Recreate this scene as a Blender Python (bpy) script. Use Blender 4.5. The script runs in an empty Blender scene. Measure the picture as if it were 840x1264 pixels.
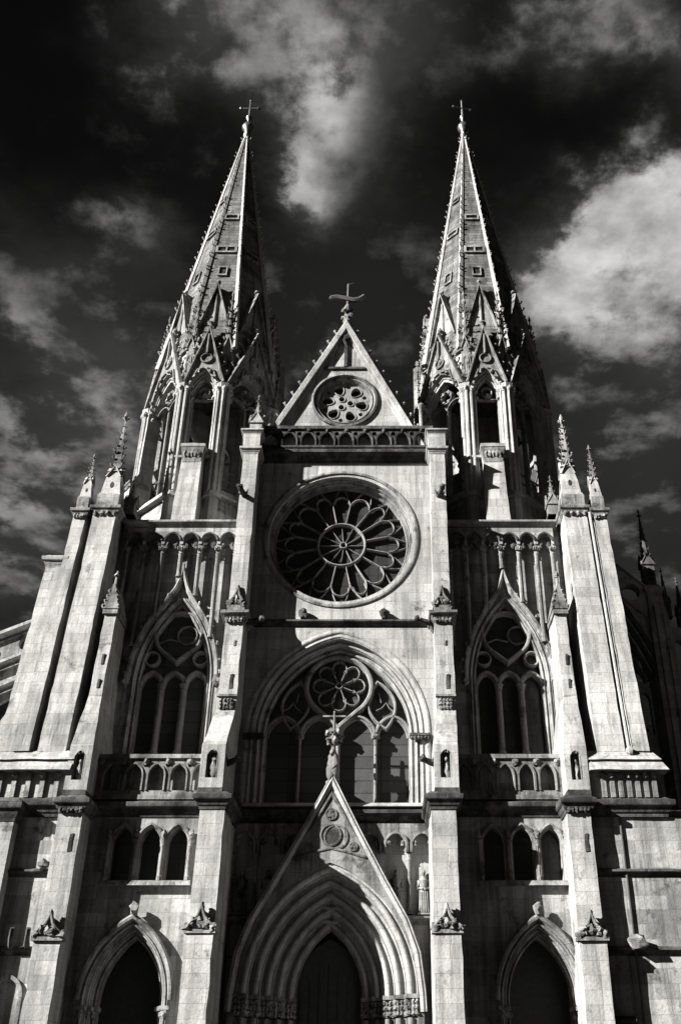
import bpy, bmesh, math, random
from mathutils import Vector, Matrix, noise
from mathutils.geometry import tessellate_polygon
random.seed(7)
PI = math.pi
sc = bpy.context.scene
col = sc.collection

# ------------------------------------------------------------------ mesh builder
class MB:
    def __init__(s):
        s.v = []; s.f = []
    def add(s, vs, fs, M=None):
        o = len(s.v)
        for p in vs:
            p = Vector(p)
            s.v.append(M @ p if M is not None else p)
        for f in fs:
            s.f.append([i + o for i in f])
        return s
    def merge(s, other, M=None):
        return s.add(other.v, other.f, M)
    def hexa(s, b, t, z0, z1, M=None):
        # b, t = (x0, x1, y0, y1) at bottom and top
        vs = [(b[0], b[2], z0), (b[1], b[2], z0), (b[1], b[3], z0), (b[0], b[3], z0),
              (t[0], t[2], z1), (t[1], t[2], z1), (t[1], t[3], z1), (t[0], t[3], z1)]
        return s.add(vs, [(0, 3, 2, 1), (4, 5, 6, 7), (0, 1, 5, 4), (1, 2, 6, 5), (2, 3, 7, 6), (3, 0, 4, 7)], M)
    def box(s, x0, x1, y0, y1, z0, z1, M=None):
        return s.hexa((x0, x1, y0, y1), (x0, x1, y0, y1), z0, z1, M)
    def prism(s, poly, y0, y1, holes=(), M=None):
        # polygon in the x-z plane with holes, extruded along y
        loops = [list(poly)] + [list(h) for h in holes]
        tris = tessellate_polygon([[Vector((p[0], p[1], 0)) for p in l] for l in loops])
        flat = [p for l in loops for p in l]
        n = len(flat)
        vs = [(p[0], y0, p[1]) for p in flat] + [(p[0], y1, p[1]) for p in flat]
        fs = [tuple(t) for t in tris] + [tuple(i + n for i in reversed(t)) for t in tris]
        k = 0
        for l in loops:
            m = len(l)
            for i in range(m):
                a, b = k + i, k + (i + 1) % m
                fs.append((a, b, b + n, a + n))
            k += m
        return s.add(vs, fs, M)
    def cone(s, cx, cy, z0, z1, r0, r1, n=8, rot=0.0, M=None):
        vs = []; fs = []
        for z, r in ((z0, r0), (z1, r1)):
            for i in range(n):
                a = rot + 2 * PI * i / n
                vs.append((cx + r * math.cos(a), cy + r * math.sin(a), z))
        for i in range(n):
            j = (i + 1) % n
            fs.append((i, j, n + j, n + i))
        fs.append(tuple(range(n))[::-1]); fs.append(tuple(range(n, 2 * n)))
        return s.add(vs, fs, M)
    def lathe(s, cx, cy, prof, n=12, M=None):
        vs = []; fs = []
        for r, z in prof:
            for i in range(n):
                a = 2 * PI * i / n
                vs.append((cx + r * math.cos(a), cy + r * math.sin(a), z))
        for k in range(len(prof) - 1):
            for i in range(n):
                j = (i + 1) % n
                fs.append((k * n + i, k * n + j, (k + 1) * n + j, (k + 1) * n + i))
        fs.append(tuple(range(n))[::-1]); fs.append(tuple(range((len(prof) - 1) * n, len(prof) * n)))
        return s.add(vs, fs, M)
    def tube(s, pts, r, n=6, r1=None, M=None):
        pts = [Vector(p) for p in pts]
        vs = []; fs = []
        L = len(pts)
        for k, p in enumerate(pts):
            d = (pts[min(k + 1, L - 1)] - pts[max(k - 1, 0)]).normalized()
            up = Vector((0, 0, 1)) if abs(d.z) < .9 else Vector((0, 1, 0))
            a = d.cross(up).normalized(); b = d.cross(a).normalized()
            rr = r if r1 is None else r + (r1 - r) * k / max(1, L - 1)
            for i in range(n):
                t = 2 * PI * i / n
                vs.append(p + a * (rr * math.cos(t)) + b * (rr * math.sin(t)))
        for k in range(L - 1):
            for i in range(n):
                j = (i + 1) % n
                fs.append((k * n + i, k * n + j, (k + 1) * n + j, (k + 1) * n + i))
        fs.append(tuple(range(n))[::-1]); fs.append(tuple(range((L - 1) * n, L * n)))
        return s.add(vs, fs, M)
    def blob(s, x, y, z, rx, ry=None, rz=None, rough=.35, M=None):
        ry = rx if ry is None else ry; rz = rx if rz is None else rz
        n, m = 7, 5
        sd = random.random() * 100
        vs = [(x, y, z - rz)]; fs = []
        for k in range(1, m):
            ph = -PI / 2 + PI * k / m
            for i in range(n):
                a = 2 * PI * (i + .5 * (k % 2)) / n
                d = Vector((math.cos(a) * math.cos(ph), math.sin(a) * math.cos(ph), math.sin(ph)))
                q = 1 + rough * noise.noise(d * 1.7 + Vector((sd, sd * .7, 0)))  * 1.4
                vs.append((x + d.x * rx * q, y + d.y * ry * q, z + d.z * rz * q))
        vs.append((x, y, z + rz))
        for i in range(n):
            fs.append((0, 1 + (i + 1) % n, 1 + i))
        for k in range(m - 2):
            for i in range(n):
                j = (i + 1) % n
                a, b = 1 + k * n, 1 + (k + 1) * n
                fs.append((a + i, a + j, b + j, b + i))
        t = len(vs) - 1; a = 1 + (m - 2) * n
        for i in range(n):
            fs.append((a + i, a + (i + 1) % n, t))
        return s.add(vs, fs, M)
    def sweep(s, path, prof, plane='xz', closed=False, profclosed=False, M=None):
        # path: 2-d points; prof: (outward offset, depth); normal lies to the left of travel
        P = [Vector(p) for p in path]
        L = len(P)
        vs = []; fs = []
        for k in range(L):
            if closed:
                d0 = (P[k] - P[k - 1]); d1 = (P[(k + 1) % L] - P[k])
            else:
                d0 = P[k] - P[k - 1] if k > 0 else P[1] - P[0]
                d1 = P[k + 1] - P[k] if k < L - 1 else d0
            d0 = d0.normalized(); d1 = d1.normalized()
            n0 = Vector((-d0.y, d0.x)); n1 = Vector((-d1.y, d1.x))
            nn = (n0 + n1)
            nn = nn.normalized() if nn.length > 1e-6 else n0
            c = max(.35, nn.dot(n0))
            nn = nn / c
            for (o, h) in prof:
                q = P[k] + nn * o
                vs.append((q.x, h, q.y) if plane == 'xz' else (q.x, q.y, h))
        m = len(prof)
        for k in range(L if closed else L - 1):
            a = k * m; b = ((k + 1) % L) * m
            for i in range(m if profclosed else m - 1):
                j = (i + 1) % m
                fs.append((a + i, a + j, b + j, b + i))
        if profclosed and not closed:
            fs.append(tuple(range(m))); fs.append(tuple(range((L - 1) * m, L * m))[::-1])
        return s.add(vs, fs, M)
    def bar(s, path, w, y0, y1, closed=False, ch=.3, M=None):
        # chamfered tracery bar along a path in the x-z plane
        h = w / 2; c = w * ch; d = (y1 - y0) * .35
        prof = [(-h, y1), (-h, y0 + d), (-h + c, y0), (h - c, y0), (h, y0 + d), (h, y1)]
        return s.sweep(path, prof, 'xz', closed, True, M)

def link(o, parent):
    col.objects.link(o)
    if parent is not None:
        o.parent = parent
    return o

def part(name, mb, mat, parent, loc=None, rotz=0.0, smooth=38):
    me = bpy.data.meshes.new(name)
    me.from_pydata([tuple(v) for v in mb.v], [], mb.f)
    bm = bmesh.new(); bm.from_mesh(me)
    bmesh.ops.recalc_face_normals(bm, faces=bm.faces)
    bm.to_mesh(me); bm.free()
    me.materials.append(mat)
    me.shade_smooth()
    me.set_sharp_from_angle(angle=math.radians(smooth))
    o = bpy.data.objects.new(name, me)
    if loc is not None: o.location = loc
    o.rotation_euler.z = rotz
    return link(o, parent)

def worn(o, amp=.018, edge=.035, step=.55):
    '''subdivide a masonry block and wear its faces and corners unevenly'''
    bm = bmesh.new(); bm.from_mesh(o.data)
    for _ in range(7):
        es = [e for e in bm.edges if e.calc_length() > step * 1.5]
        if not es or len(bm.verts) > 9000: break
        bmesh.ops.subdivide_edges(bm, edges=es, cuts=1, use_grid_fill=True)
    sd = Vector((random.random() * 50, random.random() * 50, 0))
    sharp = set()
    for e in bm.edges:
        if len(e.link_faces) == 2 and e.calc_face_angle(0) > .6: sharp.update(v.index for v in e.verts)
    bm.verts.index_update()
    mv = []
    for v in bm.verts:
        a = edge if v.index in sharp else amp
        p = v.co
        q = noise.noise_vector(p * 1.1 + sd) * a
        c = noise.noise(p * 2.3 + sd)
        if v.index in sharp and c > .25:
            q -= v.normal * (c - .25) * .14
        mv.append((v, q))
    for v, q in mv: v.co += q
    bm.to_mesh(o.data); bm.free()
    o.data.shade_smooth(); o.data.set_sharp_from_angle(angle=math.radians(30))
    return o

def node(name, parent, loc=(0, 0, 0), rotz=0.0):
    o = bpy.data.objects.new(name, None)
    o.empty_display_size = .5
    o.location = loc; o.rotation_euler.z = rotz
    return link(o, parent)

def dup(o, loc, rotz, parent=None, scale=None):
    c = o.copy(); c.location = loc; c.rotation_euler.z = rotz
    if scale: c.scale = scale
    link(c, parent if parent is not None else o.parent)
    c.parent = parent if parent is not None else o.parent
    for ch in o.children:
        d = ch.copy(); col.objects.link(d); d.parent = c
    return c

# ------------------------------------------------------------------ curves
def arch(cx, zs, hw, rise, n=14, z0=None):
    """pointed arch, left springing over the apex to the right; z0 adds the jambs"""
    c = (rise * rise - hw * hw) / (2 * hw)
    r = hw + c
    a1 = math.atan2(rise, c)
    R = [(cx - c + r * math.cos(a1 * k / n), zs + r * math.sin(a1 * k / n)) for k in range(n + 1)]
    Lf = [(2 * cx - x, z) for x, z in R]
    pts = Lf + R[::-1][1:]
    if z0 is not None:
        pts = [(cx - hw, z0)] + pts + [(cx + hw, z0)]
    return pts

def circ(cx, cz, r, n=48, a0=0.0):
    return [(cx + r * math.cos(a0 - 2 * PI * k / n), cz + r * math.sin(a0 - 2 * PI * k / n)) for k in range(n)]

def rot2(pts, a, cx, cz):
    c, s_ = math.cos(a), math.sin(a)
    return [(cx + x * c - z * s_, cz + x * s_ + z * c) for x, z in pts]

def orders(w, y0, y1, n, hood=.18):
    """stepped arch mouldings: a roll and a hollow for every order, going inward and back"""
    P = []
    if hood:
        P += [(.24, y0 + .02), (.24, y0 - .6 * hood), (.16, y0 - hood), (.06, y0 - .9 * hood), (.02, y0 - .03)]
    dn = w / n; dy = (y1 - y0) / n
    for i in range(n):
        yi = y0 + i * dy
        P.append((-i * dn, yi))
        P.append((-(i + .22) * dn, yi + .10 * dy))
        r = .27 * dn
        for k in range(7):
            t = PI * k / 6
            P.append((-(i + .58) * dn + r * math.cos(t), yi + .08 * dy - r * 1.1 * math.sin(t)))
        P.append((-(i + .92) * dn, yi + .32 * dy))
        P.append((-(i + 1) * dn, yi + .28 * dy))
        P.append((-(i + 1) * dn, y0 + (i + 1) * dy))
    return P

def cornice(mb, path, z, h, p, M=None):
    prof = [(.0, z), (.12 * p, z), (.18 * p, z + .16 * h), (.42 * p, z + .24 * h), (.55 * p, z + .42 * h), (.92 * p, z + .5 * h),
            (p, z + .56 * h), (p, z + .78 * h), (.5 * p, z + .86 * h), (.0, z + h)]
    return mb.sweep(path, prof, 'xy', False, False, M)

def straight(x0, x1, y):   # a cornice path facing the camera
    return [(x1, y), (x0, y)]

def wrap(x0, x1, yf, yb):  # round three sides of a pier
    return [(x1, yb), (x1, yf), (x0, yf), (x0, yb)]

# ------------------------------------------------------------------ materials
def newmat(name):
    m = bpy.data.materials.new(name); m.use_nodes = True
    nt = m.node_tree
    return m, nt, nt.nodes['Principled BSDF']

def N(nt, t, **kw):
    n = nt.nodes.new(t)
    for k, v in kw.items():
        if k in n.inputs.keys(): n.inputs[k].default_value = v
        else: setattr(n, k, v)
    return n

def math_n(nt, op, a, b=None, c=None, clamp=False):
    n = nt.nodes.new('ShaderNodeMath'); n.operation = op; n.use_clamp = clamp
    for i, x in enumerate((a, b, c)):
        if x is None: continue
        if isinstance(x, (int, float)): n.inputs[i].default_value = x
        else: nt.links.new(x, n.inputs[i])
    return n.outputs[0]

def stone(name, base, spread=.10, block=(1.05, .46), stain=.5, crust=.0, mortar=.72, bump=.4, tint=(1, .985, .955)):
    """ashlar laid in courses, with weather stains, streaks and black crust"""
    m, nt, bs = newmat(name)
    L = nt.links.new
    geo = N(nt, 'ShaderNodeNewGeometry')
    sp = N(nt, 'ShaderNodeSeparateXYZ'); L(geo.outputs['Position'], sp.inputs[0])
    sn = N(nt, 'ShaderNodeSeparateXYZ'); L(geo.outputs['True Normal'], sn.inputs[0])
    ax = math_n(nt, 'ABSOLUTE', sn.outputs[0]); ay = math_n(nt, 'ABSOLUTE', sn.outputs[1])
    side = math_n(nt, 'GREATER_THAN', ax, ay)
    mx = N(nt, 'ShaderNodeMix', data_type='FLOAT')
    L(side, mx.inputs[0]); L(sp.outputs[0], mx.inputs[2]); L(sp.outputs[1], mx.inputs[3])
    cb = N(nt, 'ShaderNodeCombineXYZ'); L(mx.outputs[0], cb.inputs[0]); L(sp.outputs[2], cb.inputs[1])
    # slightly uneven joints
    wob = N(nt, 'ShaderNodeTexNoise', Scale=1.3, Detail=2.0)
    L(geo.outputs['Position'], wob.inputs['Vector'])
    wv = N(nt, 'ShaderNodeVectorMath', operation='MULTIPLY_ADD')
    L(wob.outputs['Color'], wv.inputs[0]); wv.inputs[1].default_value = (.03, .03, 0); L(cb.outputs[0], wv.inputs[2])
    br = N(nt, 'ShaderNodeTexBrick')
    br.offset = .5; br.offset_frequency = 2; br.squash = .72; br.squash_frequency = 3
    br.inputs['Scale'].default_value = 1.0
    br.inputs['Brick Width'].default_value = block[0]; br.inputs['Row Height'].default_value = block[1]
    br.inputs['Mortar Size'].default_value = .012; br.inputs['Mortar Smooth'].default_value = .3
    br.inputs['Bias'].default_value = -.1
    a, b = base * (1 - spread * 1.5), base * (1 + spread)
    br.inputs['Color1'].default_value = (a, a, a, 1); br.inputs['Color2'].default_value = (b, b, b, 1)
    br.inputs['Mortar'].default_value = (base * mortar,) * 3 + (1,)
    L(wv.outputs[0], br.inputs['Vector'])
    # broad weathering
    n1 = N(nt, 'ShaderNodeTexNoise', Scale=.35, Detail=6.0, Roughness=.62)
    L(geo.outputs['Position'], n1.inputs['Vector'])
    r1 = N(nt, 'ShaderNodeMapRange'); L(n1.outputs[0], r1.inputs[0])
    r1.inputs[1].default_value = .36; r1.inputs[2].default_value = .62; r1.inputs[3].default_value = 1 - .55 * stain; r1.inputs[4].default_value = 1.0
    # rain streaks
    mp = N(nt, 'ShaderNodeMapping'); mp.inputs['Scale'].default_value = (2.6, 2.6, .16)
    L(geo.outputs['Position'], mp.inputs[0])
    n2 = N(nt, 'ShaderNodeTexNoise', Scale=1.0, Detail=5.0, Roughness=.6); L(mp.outputs[0], n2.inputs['Vector'])
    r2 = N(nt, 'ShaderNodeMapRange'); L(n2.outputs[0], r2.inputs[0])
    r2.inputs[1].default_value = .40; r2.inputs[2].default_value = .56; r2.inputs[3].default_value = 1 - .5 * stain; r2.inputs[4].default_value = 1.0
    # fine grain and pitting
    n3 = N(nt, 'ShaderNodeTexNoise', Scale=9.0, Detail=8.0, Roughness=.7); L(geo.outputs['Position'], n3.inputs['Vector'])
    r3 = N(nt, 'ShaderNodeMapRange'); L(n3.outputs[0], r3.inputs[0])
    r3.inputs[1].default_value = .34; r3.inputs[2].default_value = .66; r3.inputs[3].default_value = .8; r3.inputs[4].default_value = 1.1
    # black crust patches
    n4 = N(nt, 'ShaderNodeTexNoise', Scale=1.1, Detail=9.0, Roughness=.68); L(geo.outputs['Position'], n4.inputs['Vector'])
    r4 = N(nt, 'ShaderNodeMapRange'); L(n4.outputs[0], r4.inputs[0])
    r4.inputs[1].default_value = .60 - .22 * crust; r4.inputs[2].default_value = .70 - .18 * crust; r4.inputs[3].default_value = 1.0; r4.inputs[4].default_value = .30
    f = math_n(nt, 'MULTIPLY', r1.outputs[0], r2.outputs[0])
    f = math_n(nt, 'MULTIPLY', f, r3.outputs[0])
    f = math_n(nt, 'MULTIPLY', f, r4.outputs[0])
    # soot runs: thin dark trails of uneven length
    mp5 = N(nt, 'ShaderNodeMapping'); mp5.inputs['Scale'].default_value = (5.5, 5.5, .30); mp5.inputs['Location'].default_value = (3.1, 1.7, .4)
    L(geo.outputs['Position'], mp5.inputs[0])
    n5 = N(nt, 'ShaderNodeTexNoise', Scale=1.0, Detail=3.0, Roughness=.55); L(mp5.outputs[0], n5.inputs['Vector'])
    r5 = N(nt, 'ShaderNodeMapRange'); L(n5.outputs[0], r5.inputs[0])
    r5.inputs[1].default_value = .57; r5.inputs[2].default_value = .72; r5.inputs[3].default_value = 1.0; r5.inputs[4].default_value = 1 - .62 * stain
    f = math_n(nt, 'MULTIPLY', f, r5.outputs[0])
    # repaired and sootier stones: whole blocks that differ
    b2 = N(nt, 'ShaderNodeTexBrick'); b2.offset = .5; b2.offset_frequency = 2; b2.squash = .72; b2.squash_frequency = 3
    b2.inputs['Scale'].default_value = 1.0; b2.inputs['Brick Width'].default_value = block[0]; b2.inputs['Row Height'].default_value = block[1]
    b2.inputs['Mortar Size'].default_value = 0.0; b2.inputs['Bias'].default_value = .55
    b2.inputs['Color1'].default_value = (1 - 1.6 * spread,) * 3 + (1,); b2.inputs['Color2'].default_value = (1, 1, 1, 1)
    L(wv.outputs[0], b2.inputs['Vector'])
    f = math_n(nt, 'MULTIPLY', f, b2.outputs['Color'])
    mul = N(nt, 'ShaderNodeVectorMath', operation='SCALE'); L(br.outputs['Color'], mul.inputs[0]); L(f, mul.inputs['Scale'])
    tn = N(nt, 'ShaderNodeVectorMath', operation='MULTIPLY'); L(mul.outputs[0], tn.inputs[0]); tn.inputs[1].default_value = tint
    L(tn.outputs[0], bs.inputs['Base Color'])
    bs.inputs['Roughness'].default_value = .88
    bs.inputs['Specular IOR Level'].default_value = .2
    h = math_n(nt, 'MULTIPLY_ADD', br.outputs['Fac'], -.5, n3.outputs[0])
    bp = N(nt, 'ShaderNodeBump', Strength=bump, Distance=.06); L(h, bp.inputs['Height'])
    L(bp.outputs[0], bs.inputs['Normal'])
    return m

def simple(name, c, rough=.6, metal=0.0, grain=0.0, scale=3.0):
    m, nt, bs = newmat(name)
    bs.inputs['Roughness'].default_value = rough; bs.inputs['Metallic'].default_value = metal
    geo = N(nt, 'ShaderNodeNewGeometry')
    n = N(nt, 'ShaderNodeTexNoise', Scale=scale, Detail=6.0, Roughness=.6)
    nt.links.new(geo.outputs['Position'], n.inputs['Vector'])
    r = N(nt, 'ShaderNodeMapRange'); nt.links.new(n.outputs[0], r.inputs[0])
    r.inputs[1].default_value = .3; r.inputs[2].default_value = .7
    r.inputs[3].default_value = c * (1 - grain); r.inputs[4].default_value = c * (1 + grain)
    nt.links.new(r.outputs[0], bs.inputs['Base Color'])
    return m

def leaded(name, c, line, w, h):
    m, nt, bs = newmat(name)
    geo = N(nt, 'ShaderNodeNewGeometry')
    sp = N(nt, 'ShaderNodeSeparateXYZ'); nt.links.new(geo.outputs['Position'], sp.inputs[0])
    cb = N(nt, 'ShaderNodeCombineXYZ'); nt.links.new(sp.outputs[0], cb.inputs[0]); nt.links.new(sp.outputs[2], cb.inputs[1])
    br = N(nt, 'ShaderNodeTexBrick'); br.offset = 0
    br.inputs['Scale'].default_value = 1
    br.inputs['Brick Width'].default_value = w; br.inputs['Row Height'].default_value = h
    br.inputs['Mortar Size'].default_value = .02
    br.inputs['Color1'].default_value = (c * .7,) * 3 + (1,); br.inputs['Color2'].default_value = (c * 1.35,) * 3 + (1,)
    br.inputs['Mortar'].default_value = (line,) * 3 + (1,)
    nt.links.new(cb.outputs[0], br.inputs['Vector'])
    nt.links.new(br.outputs['Color'], bs.inputs['Base Color'])
    n = N(nt, 'ShaderNodeTexNoise', Scale=2.2, Detail=3.0); nt.links.new(geo.outputs['Position'], n.inputs['Vector'])
    bp = N(nt, 'ShaderNodeBump', Strength=.25, Distance=.1); nt.links.new(n.outputs[0], bp.inputs['Height'])
    nt.links.new(bp.outputs[0], bs.inputs['Normal'])
    bs.inputs['Roughness'].default_value = .35
    return m

ASH = stone('pale ashlar', .33, spread=.09, block=(1.25,.52), stain=.62, crust=.05)
ASHT = stone('tower ashlar', .30, spread=.18, block=(1.3,.55), stain=.85, crust=.10)
CARV = stone('carved stone', .25, spread=.06, block=(.9, .5), stain=1.0, crust=.35, bump=.5)
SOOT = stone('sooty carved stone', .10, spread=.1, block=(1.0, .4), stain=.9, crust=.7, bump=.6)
TRAC = stone('tracery stone', .22, spread=.04, block=(.7, .9), stain=.6, crust=.15, bump=.4)
SPIRE = stone('spire stone courses', .14, spread=.22, block=(1.4, .30), stain=.8, crust=.25, mortar=.25, bump=.7)
RIB = stone('spire rib stone', .31, spread=.06, block=(.6, .5), stain=.4)
DARK = stone('shade-darkened stone', .10, spread=.1, stain=.8, crust=.3)  # darkened so the sunlit rear pinnacles look as if in shade
WORN = stone('blackened carved stone', .19, spread=.1, block=(.9, .5), stain=1.0, crust=.55, bump=.7)
REAR = stone('brightened weathered stone', .38, spread=.12, stain=.6, crust=.15)  # tone raised to lift the parts that lie in the tower's shade
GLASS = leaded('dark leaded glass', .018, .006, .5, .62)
PANEL = leaded('dark window panels', .042, .012, 2.2, .58)
IRON = simple('wrought iron', .06, .5, .3, .3)
BRONZE = simple('weathered metal', .16, .35, .8, .3)
WOOD = simple('dark oak', .014, .7, 0, .5, 5)
SLATE = stone('slate roof', .06, spread=.3, block=(.4, .25), stain=.4)
LOUV = simple('grey louvre boards', .16, .8, 0, .35, 4)
PLAZA = stone('plaza paving', .035, spread=.15, block=(.8, .5), stain=.5)

# ------------------------------------------------------------------ top-level
C = node('cathedral', None)
C['label'] = 'pale stone gothic cathedral with two tall spires and a round rose window'
C['category'] = 'cathedral'

g = MB(); g.add([(-900, -900, 0), (900, -900, 0), (900, 900, 0), (-900, 900, 0)], [(0, 1, 2, 3)])
gr = part('plaza', g, PLAZA, None); gr['kind'] = 'structure'

# ================================================================== CENTRAL BAY  (wall plane y = 0)
RZ = 27.2
mb = MB()
holes = [circ(0, RZ, 3.82, 64), arch(.1, 16.5, 3.95, 4.85, 18, 13.15), arch(0, 5.2, 2.9, 4.4, 14, 0.02)]
mb.prism([(-5.0, 0), (5.2, 0), (5.2, 32.0), (-5.0, 32.0)], 0, 1.4, holes)
part('nave_facade_wall', mb, ASH, C)

# string course below the rose, with two stone bosses
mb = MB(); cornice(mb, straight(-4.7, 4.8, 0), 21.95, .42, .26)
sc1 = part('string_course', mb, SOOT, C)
for x in (-1.75, 2.35):
    b = MB(); b.blob(x, -.22, 22.62, .24, .26, .28); b.box(x - .14, x + .14, -.3, .02, 22.36, 22.5); part('boss', b, SOOT, sc1)

# main cornice + pierced balustrade over the rose
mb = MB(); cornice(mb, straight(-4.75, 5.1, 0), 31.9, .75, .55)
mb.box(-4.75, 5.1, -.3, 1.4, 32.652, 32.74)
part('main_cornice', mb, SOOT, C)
mb = MB()
hs = []
nb = 9
for k in range(nb):
    cx = -4.05 + k * (8.45 / (nb - 1))
    hs.append(arch(cx, 33.25, .36, .5, 6, 32.9))
for k in range(nb - 1):
    cx = -4.05 + (k + .5) * (8.45 / (nb - 1))
    hs.append(circ(cx, 33.72, .14, 8))
mb.prism([(-4.65, 32.74), (5.0, 32.74), (5.0, 34.0), (-4.65, 34.0)], -.3, -.05, hs)
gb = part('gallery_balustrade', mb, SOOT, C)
m2 = MB()
m2.box(-4.7, 5.05, -.42, .06, 34.002, 34.2)
m2.box(-4.7, 5.05, -.36, -.303, 32.76, 32.9)
for k in range(nb):
    cx = -4.05 + k * (8.45 / (nb - 1))
    m2.sweep(arch(cx, 33.25, .40, .55, 6, 32.9), [(.05, -.3), (.05, -.38), (-.03, -.36), (-.03, -.3)], 'xz')
    m2.blob(cx, -.36, 33.9, .11, .1, .12)
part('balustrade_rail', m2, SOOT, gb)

# ------------------------------------------------------------------ rose window
rose = MB()
path = circ(0, RZ, 4.0, 96)
def roll(o, y, r): return [(o + r * math.cos(t), y - 1.25 * r * math.sin(t)) for t in (0, .8, 1.57, 2.3, 3.14)]
prof = [(.22, .01), (.2, -.07), (.1, -.1), (.0, -.08), (-.03, .04), (-.07, .16)] + roll(-.13, .18, .06) + [(-.2, .36)] + roll(-.26, .38, .06) + \
       [(-.33, .58)] + roll(-.38, .6, .05) + [(-.44, .8), (-.47, .78), (-.52, .84), (-.55, 1.25)]
rose.sweep(path, [(o_ * .76 if o_ < 0 else o_ * .8, y_) for o_, y_ in prof], 'xz', True)
RW = part('rose_window', rose, CARV, C)
NP = 16
tr = MB()
y0, y1 = .82, 1.06
tr.bar(circ(.02, RZ, 1.27, 48), .13, y0 - .05, y1, True)
tr.bar(circ(0, RZ, 3.56, 80), .09, y0, y1, True)
da = PI / NP
for k in range(NP):
    a = 2 * PI * (k + .5) / NP + .03 * math.sin(k * 2.3)
    tr.bar([(1.3 * math.cos(a), RZ + 1.3 * math.sin(a)), (2.42 * math.cos(a), RZ + 2.42 * math.sin(a))], .07, y0, y1)
    # lobed petal head between this spoke and the next one
    a2 = 2 * PI * (k + 1.5) / NP + .03 * math.sin(((k + 1) % NP) * 2.3)
    ac = (a + a2) / 2; dk_ = (a2 - a) / 2
    head = []
    rj = 2.40; wj = rj * math.sin(dk_); rc = rj * math.cos(dk_)
    lift = .72 + .07 * math.sin(k * 1.7)
    for q in range(13):
        t = PI * q / 12
        head.append((rc + lift * math.sin(t) ** .8, wj * 1.04 * math.cos(t)))
    hp = [(u * math.cos(ac) - v * math.sin(ac), RZ + u * math.sin(ac) + v * math.cos(ac)) for u, v in head]
    tr.bar(hp, .062, y0, y1)
    # forked bars run from between the petals to the rim
    e = .11
    for s2 in (-1, 1):
        tr.bar([(2.62 * math.cos(a + s2 * .05), RZ + 2.62 * math.sin(a + s2 * .05)), (3.0 * math.cos(a + s2 * .07), RZ + 3.0 * math.sin(a + s2 * .07)),
                (3.54 * math.cos(a + s2 * .15), RZ + 3.54 * math.sin(a + s2 * .15))], .05, y0 + .05, y1)
part('tracery', tr, TRAC, RW)
hub = MB()
hub.bar(circ(.12, RZ - .02, .17, 16), .09, y0 + .02, y1, True)
for k in range(12):
    a = 2 * PI * k / 12
    hub.bar([(.12 + .17 * math.cos(a), RZ - .02 + .17 * math.sin(a)), (1.24 * math.cos(a), RZ + 1.24 * math.sin(a))], .035, y0 + .12, y1)
part('hub_tracery', hub, TRAC, RW)
gl = MB(); gl.prism(circ(0, RZ, 3.68, 64), 1.08, 1.14)
part('glass', gl, GLASS, RW)

# ------------------------------------------------------------------ great four-light window
GW = MB()
GW.sweep(arch(.1, 16.5, 4.2, 5.1, 22, 13.15), orders(.75, 0, .95, 3, .07), 'xz')
GWO = part('great_window', GW, ASH, C)
t = MB()
ya, yb = .72, 1.05
X0, X1 = -3.4, 3.6
cm = .1
t.bar([(X0 - .02, 13.2), (X0 - .02, 16.6)], .22, ya, yb); t.bar([(X1 + .02, 13.2), (X1 + .02, 16.6)], .22, ya, yb)
lights = []
edges = [X0, -1.72, cm, 1.92, X1]
for k in range(4):
    c = (edges[k] + edges[k + 1]) / 2; hw = (edges[k + 1] - edges[k]) / 2
    rise = 1.02
    t.bar(arch(c, 16.55, hw, rise, 9), .2, ya, yb)
    ins = arch(c, 16.5, hw - .12, rise - .06, 9)
    t.bar(ins, .1, ya + .1, yb)
# central rosette ending in a teardrop on the middle capital
ro = [(cm, 17.0)]
for q in range(29):
    a = -PI / 2 + .62 + (2 * PI - 1.24) * q / 28
    ro.append((cm + 1.62 * math.cos(a), 19.1 + 1.55 * math.sin(a)))
t.bar(ro[::-1], .26, ya - .08, yb, True)
# flanking curved triangles
for sgn in (-1, 1):
    c = cm + sgn * 2.28
    p0 = Vector((c + sgn * .05, 16.95)); p1 = Vector((c - sgn * .38, 19.35))
    dd = (p1 - p0).normalized(); nn = Vector((-dd.y, dd.x))
    leaf = []
    for q in range(11):
        f = q / 10; leaf.append(p0.lerp(p1, f) + nn * (.66 * math.sin(PI * f) ** .8))
    for q in range(1, 10):
        f = 1 - q / 10; leaf.append(p0.lerp(p1, f) - nn * (.66 * math.sin(PI * f) ** .8))
    t.bar([(p.x, p.y) for p in leaf], .15, ya, yb, True)
    t.bar([(c - .45, 17.9), (c - .15, 18.05), (c + .05, 18.3), (c + .2, 18.05), (c + .5, 17.8)], .06, ya + .15, yb)
    t.bar([(c - sgn * .2, 18.3), (c - sgn * .3, 18.8)], .06, ya + .15, yb)
part('tracery', t, TRAC, GWO)
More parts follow.
